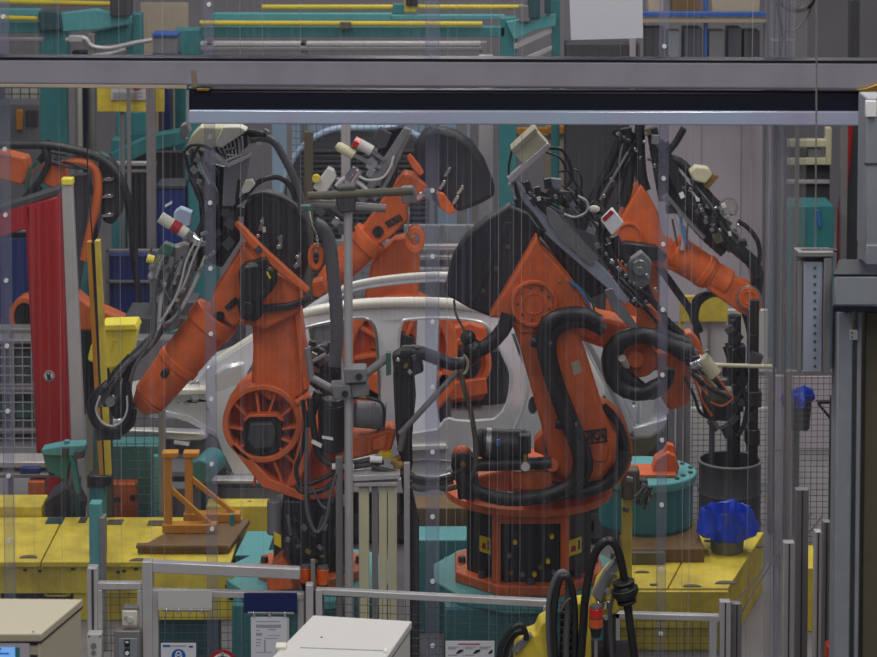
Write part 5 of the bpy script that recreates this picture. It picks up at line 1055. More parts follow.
bl = root('blue_locker', 'blue locker with a small white label left of the clear sensor box', 'locker', 170, 19.1)
bbox('body', 157, 188, 184, 262, 19.1, .3, 'blue', bl, floor=True); bbox('top', 156, 185, 185, 189, 19.08, .34, 'darkgrey', bl); obj('label', G().pp([(165, 205), (172, 201), (172, 203.5), (165, 207.5)], 19.09, .01), 'white', bl)
bl = root('blue_locker', 'dark blue locker half hidden left of the red post', 'locker', 22, 19.4)
bbox('body', -30, 238, 40, 300, 19.4, .5, 'blue', bl, floor=True); bbox('shelf', -30, 222, 40, 226, 19.38, .5, 'alu', bl); bbox('shelf', -30, 230, 40, 233, 19.38, .5, 'alu_dark', bl)
bl = root('blue_container', 'wide dark blue container in a grey frame right of the yellow black post', 'container', 140, 18.5)
bbox('body', 108, 256, 178, 320, 18.5, .3, 'blue', bl, floor=True)
for x in (106, 150, 178): bbox('frame_post', x, 250, x + 2.4, 330, 18.45, .05, 'alu_dark', bl, .002, floor=True)
bbox('frame_rail', 106, 250, 180, 252.5, 18.45, .05, 'alu_dark', bl, .002); bbox('frame_rail', 106, 281, 180, 283, 18.45, .05, 'alu_dark', bl, .002)
tc_ = root('turquoise_column', 'turquoise column directly right of the red post', 'column', 80, 18.9)
bbox('column', 74, 240, 90, 330, 18.9, .2, 'teal', tc_, floor=True)
tc_ = root('turquoise_column', 'turquoise column behind the reaching forearm of the front left robot', 'column', 200, 19.2)
bbox('column', 190, 170, 216, 330, 19.2, .3, 'teal', tc_, floor=True)
dm = root('dark_machine', 'dark grey press machine low behind the reaching forearm', 'machine', 150, 16.6)
bbox('body', 124, 318, 240, 400, 16.6, .5, 'darkgrey', dm, floor=True); bbox('step', 120, 340, 200, 380, 16.4, .2, 'grey', dm, floor=True); bbox('pipe', 150, 330, 215, 334, 16.38, .04, 'teal', dm); bbox('top_block', 150, 302, 196, 318, 16.7, .3, 'slat', dm)
cr = root('grey_rack', 'grey rack with green and dark parts left of the red post', 'rack', 18, 16.8)
for i, y in enumerate((340, 388, 430)): bbox('shelf', -30, y, 40, y + 4, 16.8, .5, 'alu_dark', cr)
for x in (-30, 10, 36): bbox('upright', x, 332, x + 3, 440, 16.82, .04, 'alu_dark', cr, .002, floor=True)
bbox('bin', -10, 404, 34, 418, 16.9, .3, 'green', cr); bbox('bin', -4, 352, 30, 386, 16.9, .3, 'slat', cr); bbox('bin', 14, 420, 36, 430, 16.88, .3, 'darkgrey', cr)
wmesh('mesh_fence', -30, 330, 40, 470, 16.5, .06, 'wire mesh fence in front of the grey rack at left', 'lightwire')
tcab = root('turquoise_cabinet', 'turquoise cabinet with an orange box behind the left platform', 'cabinet', 130, 14.2)
bbox('body', 111, 446, 158, 520, 14.2, .2, 'teal', tcab, floor=True); bbox('post', 88, 408, 99, 500, 14.2, .1, 'teal', tcab, floor=True); bbox('post', 153, 456, 158, 520, 14.15, .05, 'teal_light', tcab, floor=True)
og = bbox('orange_box', 110, 484, 136, 518, 14.1, .1, 'orange_plain', tcab, floor=True); obj('box_hole', G().disc(117, 500, 3, 14.09, .03).disc(133, 498, 3.4, 14.09, .03), 'black', og)
wmesh('mesh_fence', 91, 410, 162, 520, 14.02, .05, 'wire mesh fence before the turquoise cabinet behind the left platform', 'wire', w=.0018)
lo = root('low_conveyor', 'low grey roller track with small parts behind the raised yellow step', 'conveyor', 40, 14.7)
bbox('track', -30, 462, 68, 468, 14.7, .2, 'alu', lo); bbox('track', -30, 474, 68, 478, 14.66, .2, 'alu_dark', lo); bbox('leg', 8, 466, 12, 500, 14.72, .05, 'alu_dark', lo, floor=True); bbox('leg', 60, 466, 64, 500, 14.72, .05, 'alu_dark', lo, floor=True)
bbox('part', 28, 482, 44, 498, 14.62, .1, 'orange_plain', lo, floor=True); bbox('part', 20, 468, 40, 474, 14.66, .1, 'blue', lo); bbox('part', 48, 466, 64, 474, 14.64, .1, 'darkgrey', lo)
gs = root('slanted_plate', 'dark grey slanted sheet right of the raised yellow step', 'plate', 56, 14.2)
obj('sheet', G().prism([P(45, 502, 14.1), P(67, 488, 14.1), P(80, 512, 14.1), P(80, 520, 14.1), P(45, 520, 14.1)], (0, .3, 0)), 'darkgrey', gs, .006)
obj('base', G().box(P(45, 510, 14.1).x, P(80, 510, 14.1).x, 14.15, 14.35, 0, P(45, 518, 14.1).z), 'darkgrey', gs)
tk = root('turquoise_tank', 'turquoise round tank under the car front, behind the amber frames', 'tank', 205, 13.95)
cq = P(205, 470, 14.05)
obj('shell', G().cyl((cq.x - .02, 14.0, cq.z), (cq.x + .04, 14.22, cq.z + .02), .075, None, 28), 'teal', tk, .01); obj('stand', G().box(cq.x - .03, cq.x + .03, 14.1, 14.18, 0, cq.z - .05), 'darkteal', tk)
gw = root('grey_beam', 'grey low machine bed below the car front', 'machine', 250, 14.25)
bbox('bed', 160, 488, 340, 504, 14.3, .14, 'grey', gw, floor=True); bbox('rail', 190, 480, 330, 484, 14.28, .1, 'alu', gw); bbox('rail_foot', 194, 482, 200, 490, 14.3, .06, 'alu_dark', gw); bbox('rail_foot', 320, 482, 326, 490, 14.3, .06, 'alu_dark', gw)
# centre background: slatted hood, mesh windows
hd = root('slatted_hood', 'grey slatted arched hood with pale blue rim behind the raised forearm', 'hood', 340, 20.2)
arc = [(282, 300)] + [(282 + 64 - 64 * math.cos(t), 206 - 74 * math.sin(t)) for t in [k * math.pi / 2 / 8 for k in range(9)]] + [(400, 133), (424, 146), (436, 170), (440, 300)]
obj('shell', G().pp(arc, 20.2, .35), 'slat', hd, .01)
rim = [(279, 220)] + [(280 + 66 - 66 * math.cos(t), 206 - 78 * math.sin(t)) for t in [k * math.pi / 2 / 8 for k in range(9)]] + [(398, 129), (424, 141), (440, 168)]
obj('rim', G().pt(rim, 3.4, 20.2), 'bluewhite', hd)
sl = obj('slat', G().pbox(300, 150, 428, 152.4, 20.15, .06), 'slat', hd, .003)
copyset(sl, [(0, 0, -R(5.2 * k, 20.15)) for k in range(1, 22)], hd)
wmesh('mesh_fence', 290, 118, 432, 300, 19.7, .055, 'wire mesh fence before the slatted hood', 'wire', w=.0022)
post('profile_post', 345.5, 9, 118, 19.5, 'alu', 'grey profile post in front of the slatted hood, beside the cream sensor')
post('brown_post', 308.5, 9, 132, 19.45, 'olive', 'short brown post in front of the slatted hood at its left')
bp_ = root('bright_panel', 'pale blue bright panel behind the slatted hood', 'panel', 360, 22.2)
bbox('panel', 272, 110, 470, 175, 22.2, .05, 'bluewhite', bp_, floor=True)
post('grey_post', 462, 10, 60, 19.8, 'alu_dark', 'grey post right of the rounded black shell')
post('grey_post', 486, 14, 56, 20.4, 'alu', 'broad pale grey post left of the tall turquoise column')
post('turquoise_post', 508, 17, 110, 19.6, 'teal', 'turquoise post behind the dark shield of the front right robot', d=.2)
mr = root('mesh_rack', 'grey shelving with horizontal bars behind the raised forearm link', 'rack', 450, 19.0)
for y in (245, 256, 268): bbox('bar', 410, y, 470, y + 4, 19.0, .06, 'alu', mr)
for x in (412, 440, 466): bbox('upright', x, 225, x + 4, 320, 19.05, .05, 'alu_dark', mr, floor=True)
bbox('back', 404, 225, 474, 300, 19.2, .05, 'bluegrey', mr, floor=True)
gy = root('grey_backing', 'light grey board behind the mesh left of the raised forearm', 'board', 380, 19.3)
bbox('board', 330, 240, 480, 330, 19.45, .04, 'bluegrey', gy, floor=True)
wmesh('mesh_fence', 300, 250, 480, 350, 18.75, .06, 'wire mesh fence behind the car roof rails', 'wire', w=.002)
tb_ = root('tan_board', 'tan wall board behind the beige junction box at the top', 'board', 590, 22.6)
bbox('board', 545, 60, 650, 230, 22.6, .05, 'tan', tb_, floor=True); bbox('yellow_tag', 513, 128, 548, 134, 22.4, .04, 'amber_frame', tb_); bbox('yellow_tag', 548, 126, 580, 134, 22.55, .04, 'amber_frame', tb_); bbox('tag_rail', 513, 134, 580, 136, 22.56, .03, 'alu_dark', tb_)
bbox('tag_stand', 516, 134, 519, 140, 22.42, .03, 'alu_dark', tb_, floor=True)
# right background
pk = root('grey_board', 'large plain grey board at right behind the rear right robot', 'board', 715, 20.5)
bbox('panel', 640, 100, 772, 320, 20.6, .06, 'pinkboard', pk, floor=True)
for x in (700, 740): bbox('seam', x, 100, x + 1.4, 320, 20.59, .02, 'alu_dark', pk, 0)
sh2 = root('storage_rack', 'storage rack with blue rail and grey bins at top right', 'rack', 705, 19.8)
bbox('blue_rail', 640, 12, 768, 17, 19.8, .06, 'bluepipe', sh2); bbox('shelf', 640, 18, 768, 23, 19.82, .3, 'tan', sh2)
for x in (640, 704, 764): bbox('upright', x, -6, x + 4, 66, 19.9, .06, 'bluepipe' if x == 704 else 'alu_dark', sh2, floor=(x != 704))
for i, (x, w_, m) in enumerate(((644, 20, 'darkgrey'), (668, 12, 'bluegrey'), (684, 18, 'slat'), (709, 16, 'grey'), (728, 14, 'slat'), (744, 16, 'darkgrey'))): bbox('bin', x, 28 + 3 * (i % 2), x + w_, 62, 19.9, .25, m, sh2)
bbox('lower_shelf', 640, 62, 768, 68, 19.82, .35, 'alu_dark', sh2)
bbox('box', 648, -4, 664, 12, 19.9, .2, 'tan', sh2); bbox('box', 672, -6, 700, 12, 19.9, .2, 'brown_plate', sh2); bbox('box', 712, -4, 760, 12, 19.9, .2, 'tan', sh2)
dk = root('dark_bench', 'dark bench with brown and pink parts below the white sheet', 'bench', 605, 20.8)
bbox('body', 566, 44, 640, 64, 20.8, .3, 'darkgrey', dk, floor=True); bbox('part', 630, 30, 636, 62, 20.75, .1, 'pinkboard', dk, floor=True); bbox('part', 641, 48, 656, 54, 20.78, .1, 'tan', dk); bbox('strip', 585, 59, 632, 61.5, 20.78, .04, 'yellow', dk); bbox('part_base', 641, 54, 656, 60, 20.79, .1, 'darkgrey', dk, floor=True)
jb = root('junction_post', 'grey junction box on a post with a black cable coil at top right', 'box', 784, 18.6)
bbox('box', 772, 40, 795, 64, 18.6, .12, 'grey', jb); bbox('post', 780, 60, 788, 100, 18.62, .06, 'alu_dark', jb, floor=True)
obj('coil', G().tube([P(796, -8, 18.5) + Vector((math.cos(a) * R(18, 18.5), math.sin(a) * .05, math.sin(a) * R(17, 18.5))) for a in [k * 2 * math.pi / 24 for k in range(25)]], .025, sm=2), 'rubber', jb)
hoses(jb, [([(784, 40), (780, 20), (778, 2), (786, -6)], 1.6, 18.55, 'rubber'), ([(783, 30), (795, 30), (806, 18), (812, 4)], 1.2, 18.55, 'greyhose')])
for x, y_, w_, Yx, m, lb in ((776, 100, 5, 19.0, 'alu_dark', 'thin grey post left of the cream shelf at right'), (798, 100, 4, 18.8, 'alu_dark', 'thin grey post crossing the cream shelf at right'), (845, 100, 7, 19.4, 'alu_dark', 'dark grey post right of the cream shelf'), (855, 0, 10, 19.8, 'darkgrey', 'dark broad post at the far upper right')):
    post('profile_post', x, w_, y_, Yx, m, lb)
cs = root('cream_shelf', 'cream shelf frame with dark boxes at right under the pinkish rail', 'shelf', 806, 20.0)
bbox('board', 782, 140, 832, 147, 20.0, .1, 'cream', cs); bbox('board', 782, 158, 832, 165, 20.0, .1, 'cream', cs); bbox('upright', 826, 128, 832, 165, 19.98, .1, 'cream', cs); bbox('upright', 782, 140, 786, 165, 19.98, .1, 'cream', cs)
bbox('box', 790, 150, 806, 158, 20.02, .1, 'darkgrey', cs); bbox('box', 808, 149, 822, 158, 20.02, .1, 'grey', cs); bbox('stand', 784, 165, 830, 190, 20.1, .1, 'darkgrey', cs, floor=True); bbox('rail', 784, 180, 830, 184, 20.05, .05, 'alu', cs)
tq = root('turquoise_cabinet', 'turquoise cabinet at right below the cream shelf, behind the wrist', 'cabinet', 800, 19.0)
bbox('body', 776, 206, 834, 300, 19.0, .4, 'teal', tq, floor=True); bbox('seam', 804, 208, 805.4, 300, 18.99, .02, 'darkteal', tq, 0); obj('handle', G().pcyl((818, 210, 18.98), (820, 226, 18.98), 2), 'skyblue', tq)
rd = root('red_strut', 'dark red slanted strut at right behind the hanging chain', 'strut', 844, 19.7)
obj('bar', G().prism([P(848, 120, 19.7), P(854, 120, 19.7), P(845, 220, 19.7), P(838, 220, 19.7)], (0, .06, 0)), 'red', rd, .004); bbox('foot', 838, 218, 845, 230, 19.7, .06, 'red', rd, floor=True)
ys = root('yellow_board', 'yellow board with white panel beneath behind the round wrist', 'board', 715, 17.4)
bbox('board', 680, 296, 728, 322, 17.36, .04, 'yellow', ys); bbox('panel', 692, 310, 768, 410, 17.42, .05, 'lightgrey', ys, floor=True); bbox('frame', 708, 312, 711, 400, 17.38, .03, 'alu_dark', ys, floor=True); bbox('strip', 679, 322, 684, 344, 17.38, .03, 'yellow', ys); bbox('strip_foot', 679, 344, 684, 360, 17.39, .03, 'alu_dark', ys, floor=True)
wmesh('mesh_fence', 686, 372, 772, 545, 14.75, .035, 'wire mesh fence behind the dark barrel', 'wire', w=.0016)
post('profile_post', 752, 8, 310, 14.9, 'darkgrey', 'dark post right of the pump columns behind the barrel')
lp = root('partition', 'pale floor panel behind the mesh and the dark barrel', 'panel', 730, 15.8)
bbox('panel', 690, 408, 775, 470, 15.8, .05, 'lightgrey', lp, floor=True)
for i, x in enumerate((672, 680, 688)):
    post('ribbed_post', x, 6, 390, 14.5 + .02 * i, 'grey', ('left', 'middle', 'right')[i] + ' of three grey upright channels behind the turquoise drum')
wmesh('mesh_fence', 786, 372, 836, 560, 14.0, .035, 'wire mesh fence at right in front of the hanging bin', 'wire', w=.0014)
lp = root('partition', 'pale grey panel behind the mesh at far right', 'panel', 812, 16.6)
bbox('panel', 770, 376, 850, 480, 16.6, .05, 'pinkboard', lp, floor=True)
hk = root('wall_hook', 'black angled hook bracket right of the second blue bag', 'hook', 826, 14.3)
obj('bar', G().pp([(816, 401), (830, 401), (830, 404), (820, 404)], 14.3, .03).pp([(817, 404), (820, 404), (830, 416), (830, 420)], 14.3, .03), 'black', hk, .002); bbox('post', 830, 396, 834, 440, 14.3, .04, 'darkgrey', hk, floor=True)
# behind the car, between the robots
od = root('dark_pit', 'dark machine body low between the two front robots', 'machine', 445, 13.6)
bbox('body', 404, 500, 486, 520, 13.6, .4, 'darkgrey', od, floor=True); bbox('olive_cover', 414, 508, 480, 546, 13.3, .25, 'brown_plate', od, floor=True); bbox('turquoise_step', 408, 540, 470, 565, 12.98, .25, 'teal_light', od, floor=True)
yb_ = solo('yellow_beam', G().box(P(206, 510, 13.95).x, P(272, 510, 13.95).x, 13.95, 14.1, 0, P(240, 506, 13.95).z), 'yellow', 'yellow low beam behind the turquoise posts', 'beam', bevel=.006)
# ---------------------------------------------------------------- overhead beam, curtain
Yb = 11.45
def slab(px0, r0t, r0b, px1, r1t, r1b, Y0, Y1, d):   # a long bar between two ends at slightly different distance
    a, b, c, e = P(px0, r0b, Y0), P(px0, r0t, Y0), P(px1, r1b, Y1), P(px1, r1t, Y1)
    dv = Vector((0, d, 0))
    return G().hexa([a, c, c + dv, a + dv, b, e, e + dv, b + dv])
bm_ = thing('overhead_beam', 'long grey overhead beam crossing the whole picture above the robots', 'beam', (0, Yb, 3.3))
obj('profile', slab(-140, 58, 84, 980, 62.5, 91, Yb, Yb, .12), 'beam', bm_, .014, seg=3)
obj('top_edge', slab(-140, 56.5, 59, 980, 61, 63.5, Yb - .005, Yb - .005, .13), 'navy_dark', bm_, .002)
obj('bottom_edge', slab(-140, 83, 86, 187, 85, 89, Yb + .002, Yb + .002, .11), 'tan', bm_, .003)
obj('beam_joint', G().pp([(191, 70), (196, 70), (198, 86), (192, 88)], Yb - .001, .02), 'stain', bm_, .002)
obj('joint_bracket', G().pp([(195, 88), (210, 88.5), (209, 91), (197, 91)], Yb + .01, .06), 'brass', bm_, .003)
obj('end_bracket', G().pp([(856, 90), (866, 88), (877, 84), (900, 84), (900, 92), (870, 94)], Yb - .03, .06), 'brass', bm_, .004)
rb_ = thing('roller_rail', 'dark roller cover with shiny pale blue rail hung under the beam', 'rail', (0, Yb + .04, 3.15))
obj('roller_cover', slab(188, 90, 111, 866, 92, 112.5, Yb + .03, Yb + .03, .1), 'navy_dark', rb_, .01)
obj('front_rail', slab(187, 110, 124, 864, 111.5, 126, Yb + .01, Yb + .01, .12), 'bluerail', rb_, .008)
obj('end_plate', slab(186, 90, 124, 189, 90, 124, Yb + .01, Yb + .01, .13), 'bluegrey', rb_, .002)
for x, lb in ((-110, 'grey column carrying the beam beyond the left edge'), (905, 'grey column carrying the beam beyond the right edge')):
    a = P(x, 60, Yb); solo('beam_column', G().box(a.x - .08, a.x + .08, Yb - .02, Yb + .14, 0, P(x, 62, Yb).z - .14), 'bluegrey', lb, 'column', bevel=.006)
Yc = 11.68
ztop = 3.95
cr_ = solo('curtain_rail', G().box(-2.7, 2.7, Yc - .02, Yc + .05, ztop, ztop + .06), 'alu', 'aluminium rail above the picture holding the clear curtain', 'rail')
def curtain(px0, px1, label, amp=.006, zb=.12, Yo=0.0, m='film', nx=16, seed=0, lean=0.0):
    rnd = random.Random(seed); x0, x1 = P(px0, 330, Yc).x, P(px1, 330, Yc).x
    ph = [rnd.uniform(0, 6) for _ in range(4)]; vs = []; nz = 10
    for j in range(nz + 1):
        z = zb + (ztop - zb) * j / nz
        for i in range(nx + 1):
            u = i / nx; x = x0 + (x1 - x0) * u + lean * (ztop - z) / ztop
            vs.append((x, Yc + Yo + amp * (math.sin(u * 9 + ph[0]) + .6 * math.sin(u * 23 + ph[1] + z) + .3 * math.sin(u * 41 + ph[2])), z))
    g = G().add(vs, [(j * (nx + 1) + i, j * (nx + 1) + i + 1, (j + 1) * (nx + 1) + i + 1, (j + 1) * (nx + 1) + i) for j in range(nz) for i in range(nx)])
    o = solo('curtain_strip', g, m, label, 'curtain', 'clear plastic curtain strips'); return o
strips = [(-140, 14, 'clear curtain strip at the far left edge'), (3, 214, 'clear curtain strip in front of the red post and yellow box'), (203, 434, 'clear curtain strip in front of the front left robot'), (413, 665, 'clear curtain strip in front of the front right robot'), (653, 790, 'clear curtain strip in front of the drum and waste bin')]
for i, (a, b, lb) in enumerate(strips): curtain(a, b, lb, Yo=.012 * (i % 2), seed=i, nx=int((b - a) / 4), amp=.005)
for i, (x, w_) in enumerate(((8, 10), (211.5, 10), (432.5, 13), (662, 9))):
    xa = P(x - w_ / 2, 330, Yc).x; xb = P(x + w_ / 2, 330, Yc).x
    t = thing('curtain_seam', ('double clear band with rivets, leftmost, beside the red post', 'double clear band with rivets beside the valve box', 'broad double clear band with rivets over the middle of the car', 'double clear band with rivets over the coiled hose')[i], 'band', ((xa + xb) / 2, Yc - .012, .14), 'riveted curtain bands')
    obj('band', G().box(xa, xb, Yc - .03, Yc - .027, .14, 3.95), 'film_seam', t, smooth=False)
    for e in (xa, xb): obj('band_edge', G().box(e - .0025, e + .0025, Yc - .031, Yc - .026, .14, 3.95), 'film_seam', t, smooth=False)
    r0 = None
    for k in range(12):
        z = .3 + k * .325 + i * .06
        if z > 3.9: break
        if r0 is None: r0 = obj('rivet', G().cyl(((xa + xb) / 2, Yc - .04, z), ((xa + xb) / 2, Yc - .03, z), .011, None, 12), 'white', t); z00 = z
        else: copyset(r0, [(0, 0, z - z00)], t)
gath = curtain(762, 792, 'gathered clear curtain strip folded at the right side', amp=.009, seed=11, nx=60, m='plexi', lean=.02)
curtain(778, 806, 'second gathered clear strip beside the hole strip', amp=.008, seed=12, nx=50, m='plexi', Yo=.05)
for i, x in enumerate((437, 446, 455, 470, 489, 497, 512, 520, 617, 635, 683, 690, 150, 163, 240, 262, 300, 120, 60, 748, 767, 772, 779, 786)):  # thin bright film strips imitating light reflections on the curtain
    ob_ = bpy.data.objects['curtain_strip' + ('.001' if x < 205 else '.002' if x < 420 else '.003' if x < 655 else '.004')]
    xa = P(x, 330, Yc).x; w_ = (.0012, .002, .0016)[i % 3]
    obj('reflection_streak', G().hexa([(xa - w_, Yc - .012, .3), (xa + w_, Yc - .012, .3), (xa + w_, Yc - .010, .3), (xa - w_, Yc - .010, .3), (xa - w_ + .01, Yc - .012, 3.9), (xa + w_ + .01, Yc - .012, 3.9), (xa + w_ + .01, Yc - .010, 3.9), (xa - w_ + .01, Yc - .010, 3.9)]), 'reflection_streak', ob_, smooth=False)
# white sheet hung at the top
q0, q1 = P(570, 40, Yc), P(643, 39, Yc)
ws = thing('white_sheet', 'blank white sheet hung on the clear curtain at the top', 'sheet', P(607, 39, Yc - .03))
obj('sheet', G().hexa([P(571, 40, Yc - .026), P(643, 38, Yc - .026), P(643, 38, Yc - .022), P(571, 40, Yc - .022), P(568, -40, Yc - .026), P(642, -40, Yc - .026), P(642, -40, Yc - .022), P(568, -40, Yc - .022)]), 'paper', ws)
for x in (580, 632): obj('tape', G().pbox(x, -38, x + 8, -30, Yc - .023, .04), 'white', ws)
# ---------------------------------------------------------------- right pillar and hole strip
Yr = 9.9
pl = thing('machine_frame', 'grey blue steel machine frame at the right edge with thick cross arm', 'machine', (P(870, 400, Yr).x, Yr, 0))
def fbox(name, px0, py0, px1, py1, Y, d, m, parent, bevel=.004, floor=False):
    a, b = P(px0, py1, Y), P(px1, py0, Y)
    return obj(name, G().box(a.x, b.x, Y, Y + d, 0 if floor else a.z, b.z), m, parent, bevel)
fbox('post', 834, 312, 853, 657, Yr, .14, 'bluegrey', pl, .006, True)
fbox('post', 854, 312, 862, 657, Yr + .01, .14, 'bluegrey', pl, .004, True)
fbox('side_panel', 862, 312, 960, 657, Yr + .06, .2, 'olive', pl, .004, True)
def yawed(px0, py0, px1, py1, Y, d, dx):
    a, b = P(px0, py1, Y), P(px1, py0, Y); v = Vector((dx, d, 0))
    q = [Vector((a.x, Y, a.z)), Vector((b.x, Y, a.z))]; t = [Vector((a.x, Y, b.z)), Vector((b.x, Y, b.z))]
    return G().hexa([q[0], q[1], q[1] + v, q[0] + v, t[0], t[1], t[1] + v, t[0] + v])
obj('cross_arm', yawed(834, 276, 960, 306, Yr - .16, .3, .075), 'bluegrey', pl, .008)
obj('arm_top', yawed(833, 274, 960, 276.2, Yr - .162, .304, .075), 'navy_dark', pl, .002)
obj('arm_lip', yawed(833, 305.5, 960, 312, Yr - .162, .3, .075), 'navy_dark', pl, .003)
hn = fbox('hinge', 850, 330, 858, 340, Yr - .008, .01, 'alu', pl, .002)
for y in (333, 337): obj('hinge_screw', G().disc(852, y, .9, Yr - .012, .006, 8), 'darkgrey', hn)
fbox('upper_post', 865, 98, 960, 250, Yr + .05, .2, 'bluegrey', pl, .006)
fbox('upper_seam', 865, 163, 960, 165, Yr + .046, .02, 'darkgrey', pl, 0)
fbox('upper_link', 866, 245, 960, 280, Yr + .04, .2, 'bluegrey', pl, .004)
fbox('white_tag', 866, 101, 877, 117, Yr + .03, .03, 'white', pl, .003)
hs = thing('hole_strip', 'grey upright plate with a column of holes left of the thick cross arm', 'plate', (P(815, 310, Yr).x, Yr + .1, P(815, 374, Yr).z))
fbox('plate', 803, 262, 823, 372, Yr + .06, .04, 'plateblue', hs, .003)
fbox('side_face', 823, 258, 832, 374, Yr + .04, .14, 'alu_dark', hs, .004); fbox('side_face', 797, 262, 803, 372, Yr + .08, .1, 'alu_dark', hs, .004)
fbox('top_bar', 798, 252, 834, 257, Yr + .035, .06, 'alu_dark', hs, .003)
fbox('top_edge', 802, 250.5, 838, 252, Yr + .06, .05, 'navy_dark', hs, .001)
ho = obj('hole', G().disc(815, 268, 1.4, Yr + .056, .01, 12), 'slat', hs)
copyset(ho, [tuple(P(815, 268 + 8.2 * k, Yr + .054) - P(815, 268, Yr + .054)) for k in range(1, 13)], hs)
obj('bracket', G().box(P(800, 256, Yr).x, P(836, 256, Yr).x, Yr + .1, Yr + .18, P(815, 372, Yr).z, P(815, 256, Yr).z), 'alu_dark', hs)
ch = thing('hanging_chain', 'thin chain hanging in front of the beam at right', 'chain', (P(816, 0, 11.2).x, 11.2, 2.6))
obj('links', G().pt([(816, -60), (816.5, 60), (816, 160), (815.5, 250)], 1.3, 11.2, corr=.7, sm=20, n=8), 'alu_dark', ch)
# right lower profile posts
def fpost(name, px0, px1, ptop, Y, m, label): 
    a, b = P(px0, ptop, Y), P(px1, ptop, Y)
    t = thing(name, label, 'post', ((a.x + b.x) / 2, Y, 0), 'profile posts at the right door')
    obj('profile', G().box(a.x, b.x, Y, Y + .05, 0, a.z), m, t, .003)
    xm = (a.x + b.x) / 2
    obj('groove', G().box(xm - .0035, xm + .0035, Y - .001, Y + .01, 0, a.z - .004), 'darkgrey', t)
for a in ((784, 795, 543, 10.9, 'alu', 'pale profile post right of the gathered curtain'), (796, 809, 490, 11.1, 'alu_dark', 'tallest dark profile post by the right door'), (815, 822, 532, 10.8, 'alu', 'slim profile post second from the steel machine frame'), (823, 831, 522, 10.95, 'alu_dark', 'slim profile post next to the steel machine frame'), (720, 731, 602, 11.2, 'alu', 'short profile post at the end of the right fence, left one of the pair'), (732, 742, 604, 11.25, 'alu_dark', 'short profile post at the end of the right fence, right one of the pair')):
    fpost('profile_post', *a)
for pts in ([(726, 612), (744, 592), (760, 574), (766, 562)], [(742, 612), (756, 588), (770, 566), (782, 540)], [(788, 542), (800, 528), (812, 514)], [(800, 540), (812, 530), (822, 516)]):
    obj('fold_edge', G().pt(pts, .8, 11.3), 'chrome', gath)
# ---------------------------------------------------------------- front fence
Yf = 11.3
def fence_mesh(parent, px0, py0, px1, py1, Y, slope=0):
    a, b = P(px0, py1, Y), P(px1, py0, Y)
    obj('wire_mesh', G().grid(a.x, b.x, .25, b.z, Y, .036, .0013, slope), 'wire', parent, smooth=False)
fl = thing('fence_gate', 'small aluminium framed wire mesh gate at lower left', 'gate', (P(115, 640, Yf).x, Yf, 0))
fbox('hinge_post', 88, 568, 97, 700, Yf, .06, 'alu', fl, .004, True); fbox('post_groove', 92, 570, 93.6, 657, Yf - .002, .01, 'darkgrey', fl, 0, True)
fbox('top_bar', 97, 583, 142, 590, Yf + .01, .04, 'alu', fl, .004); fbox('side_bar', 97, 590, 102, 700, Yf + .01, .04, 'alu', fl, .003, True); fbox('side_bar', 138, 590, 142, 700, Yf + .01, .04, 'alu', fl, .003, True)
fence_mesh(fl, 102, 590, 138, 657, Yf + .03)
f1 = thing('fence', 'aluminium fence with thick top tube, white board and blue board on it', 'fence', (P(230, 640, Yf).x, Yf, 0))
fbox('post', 143, 562, 152, 700, Yf, .06, 'alu', f1, .004, True); fbox('post', 152, 590, 158, 700, Yf + .01, .04, 'alu', f1, .003, True)
obj('top_tube', slab(146, 562, 573, 300, 569, 580, Yf + .02, Yf - .06, .05), 'alu', f1, .006)
obj('mid_bar', slab(156, 590, 596, 304, 594, 600, Yf + .02, Yf, .04), 'alu', f1, .003)
fbox('post', 298, 595, 304, 700, Yf + .01, .04, 'alu', f1, .003, True)
fence_mesh(f1, 158, 594, 298, 657, Yf + .045)
f2 = thing('fence', 'aluminium wire mesh fence with slanting top bar in front of the right robot', 'fence', (P(430, 640, Yf).x, Yf, 0))
fbox('post', 306, 585, 313, 700, Yf - .04, .05, 'alu', f2, .004, True); fbox('post', 316, 590, 322, 700, Yf - .02, .04, 'alu', f2, .003, True)
fbox('lamp_post', 311, 560, 315, 657, Yf + .03, .02, 'alu_dark', f2, .002, True)
obj('top_bar', slab(316, 589, 595, 550, 601, 608, Yf, Yf - .12, .04), 'alu', f2, .004)
fbox('post', 543, 606, 551, 700, Yf - .12, .05, 'alu', f2, .004, True)
fence_mesh(f2, 322, 596, 543, 657, Yf + .01, -.09)
f3 = thing('fence', 'aluminium wire mesh fence in front of the right yellow platform', 'fence', (P(665, 640, Yf).x, Yf, 0))
obj('top_bar', slab(614, 613, 619, 720, 616, 622, Yf - .1, Yf - .1, .04), 'alu', f3, .004)
fbox('post', 613, 613, 620, 700, Yf - .1, .05, 'alu', f3, .003, True); fbox('post', 709, 620, 717, 700, Yf - .1, .05, 'alu', f3, .003, True)
fence_mesh(f3, 620, 621, 709, 657, Yf - .06)
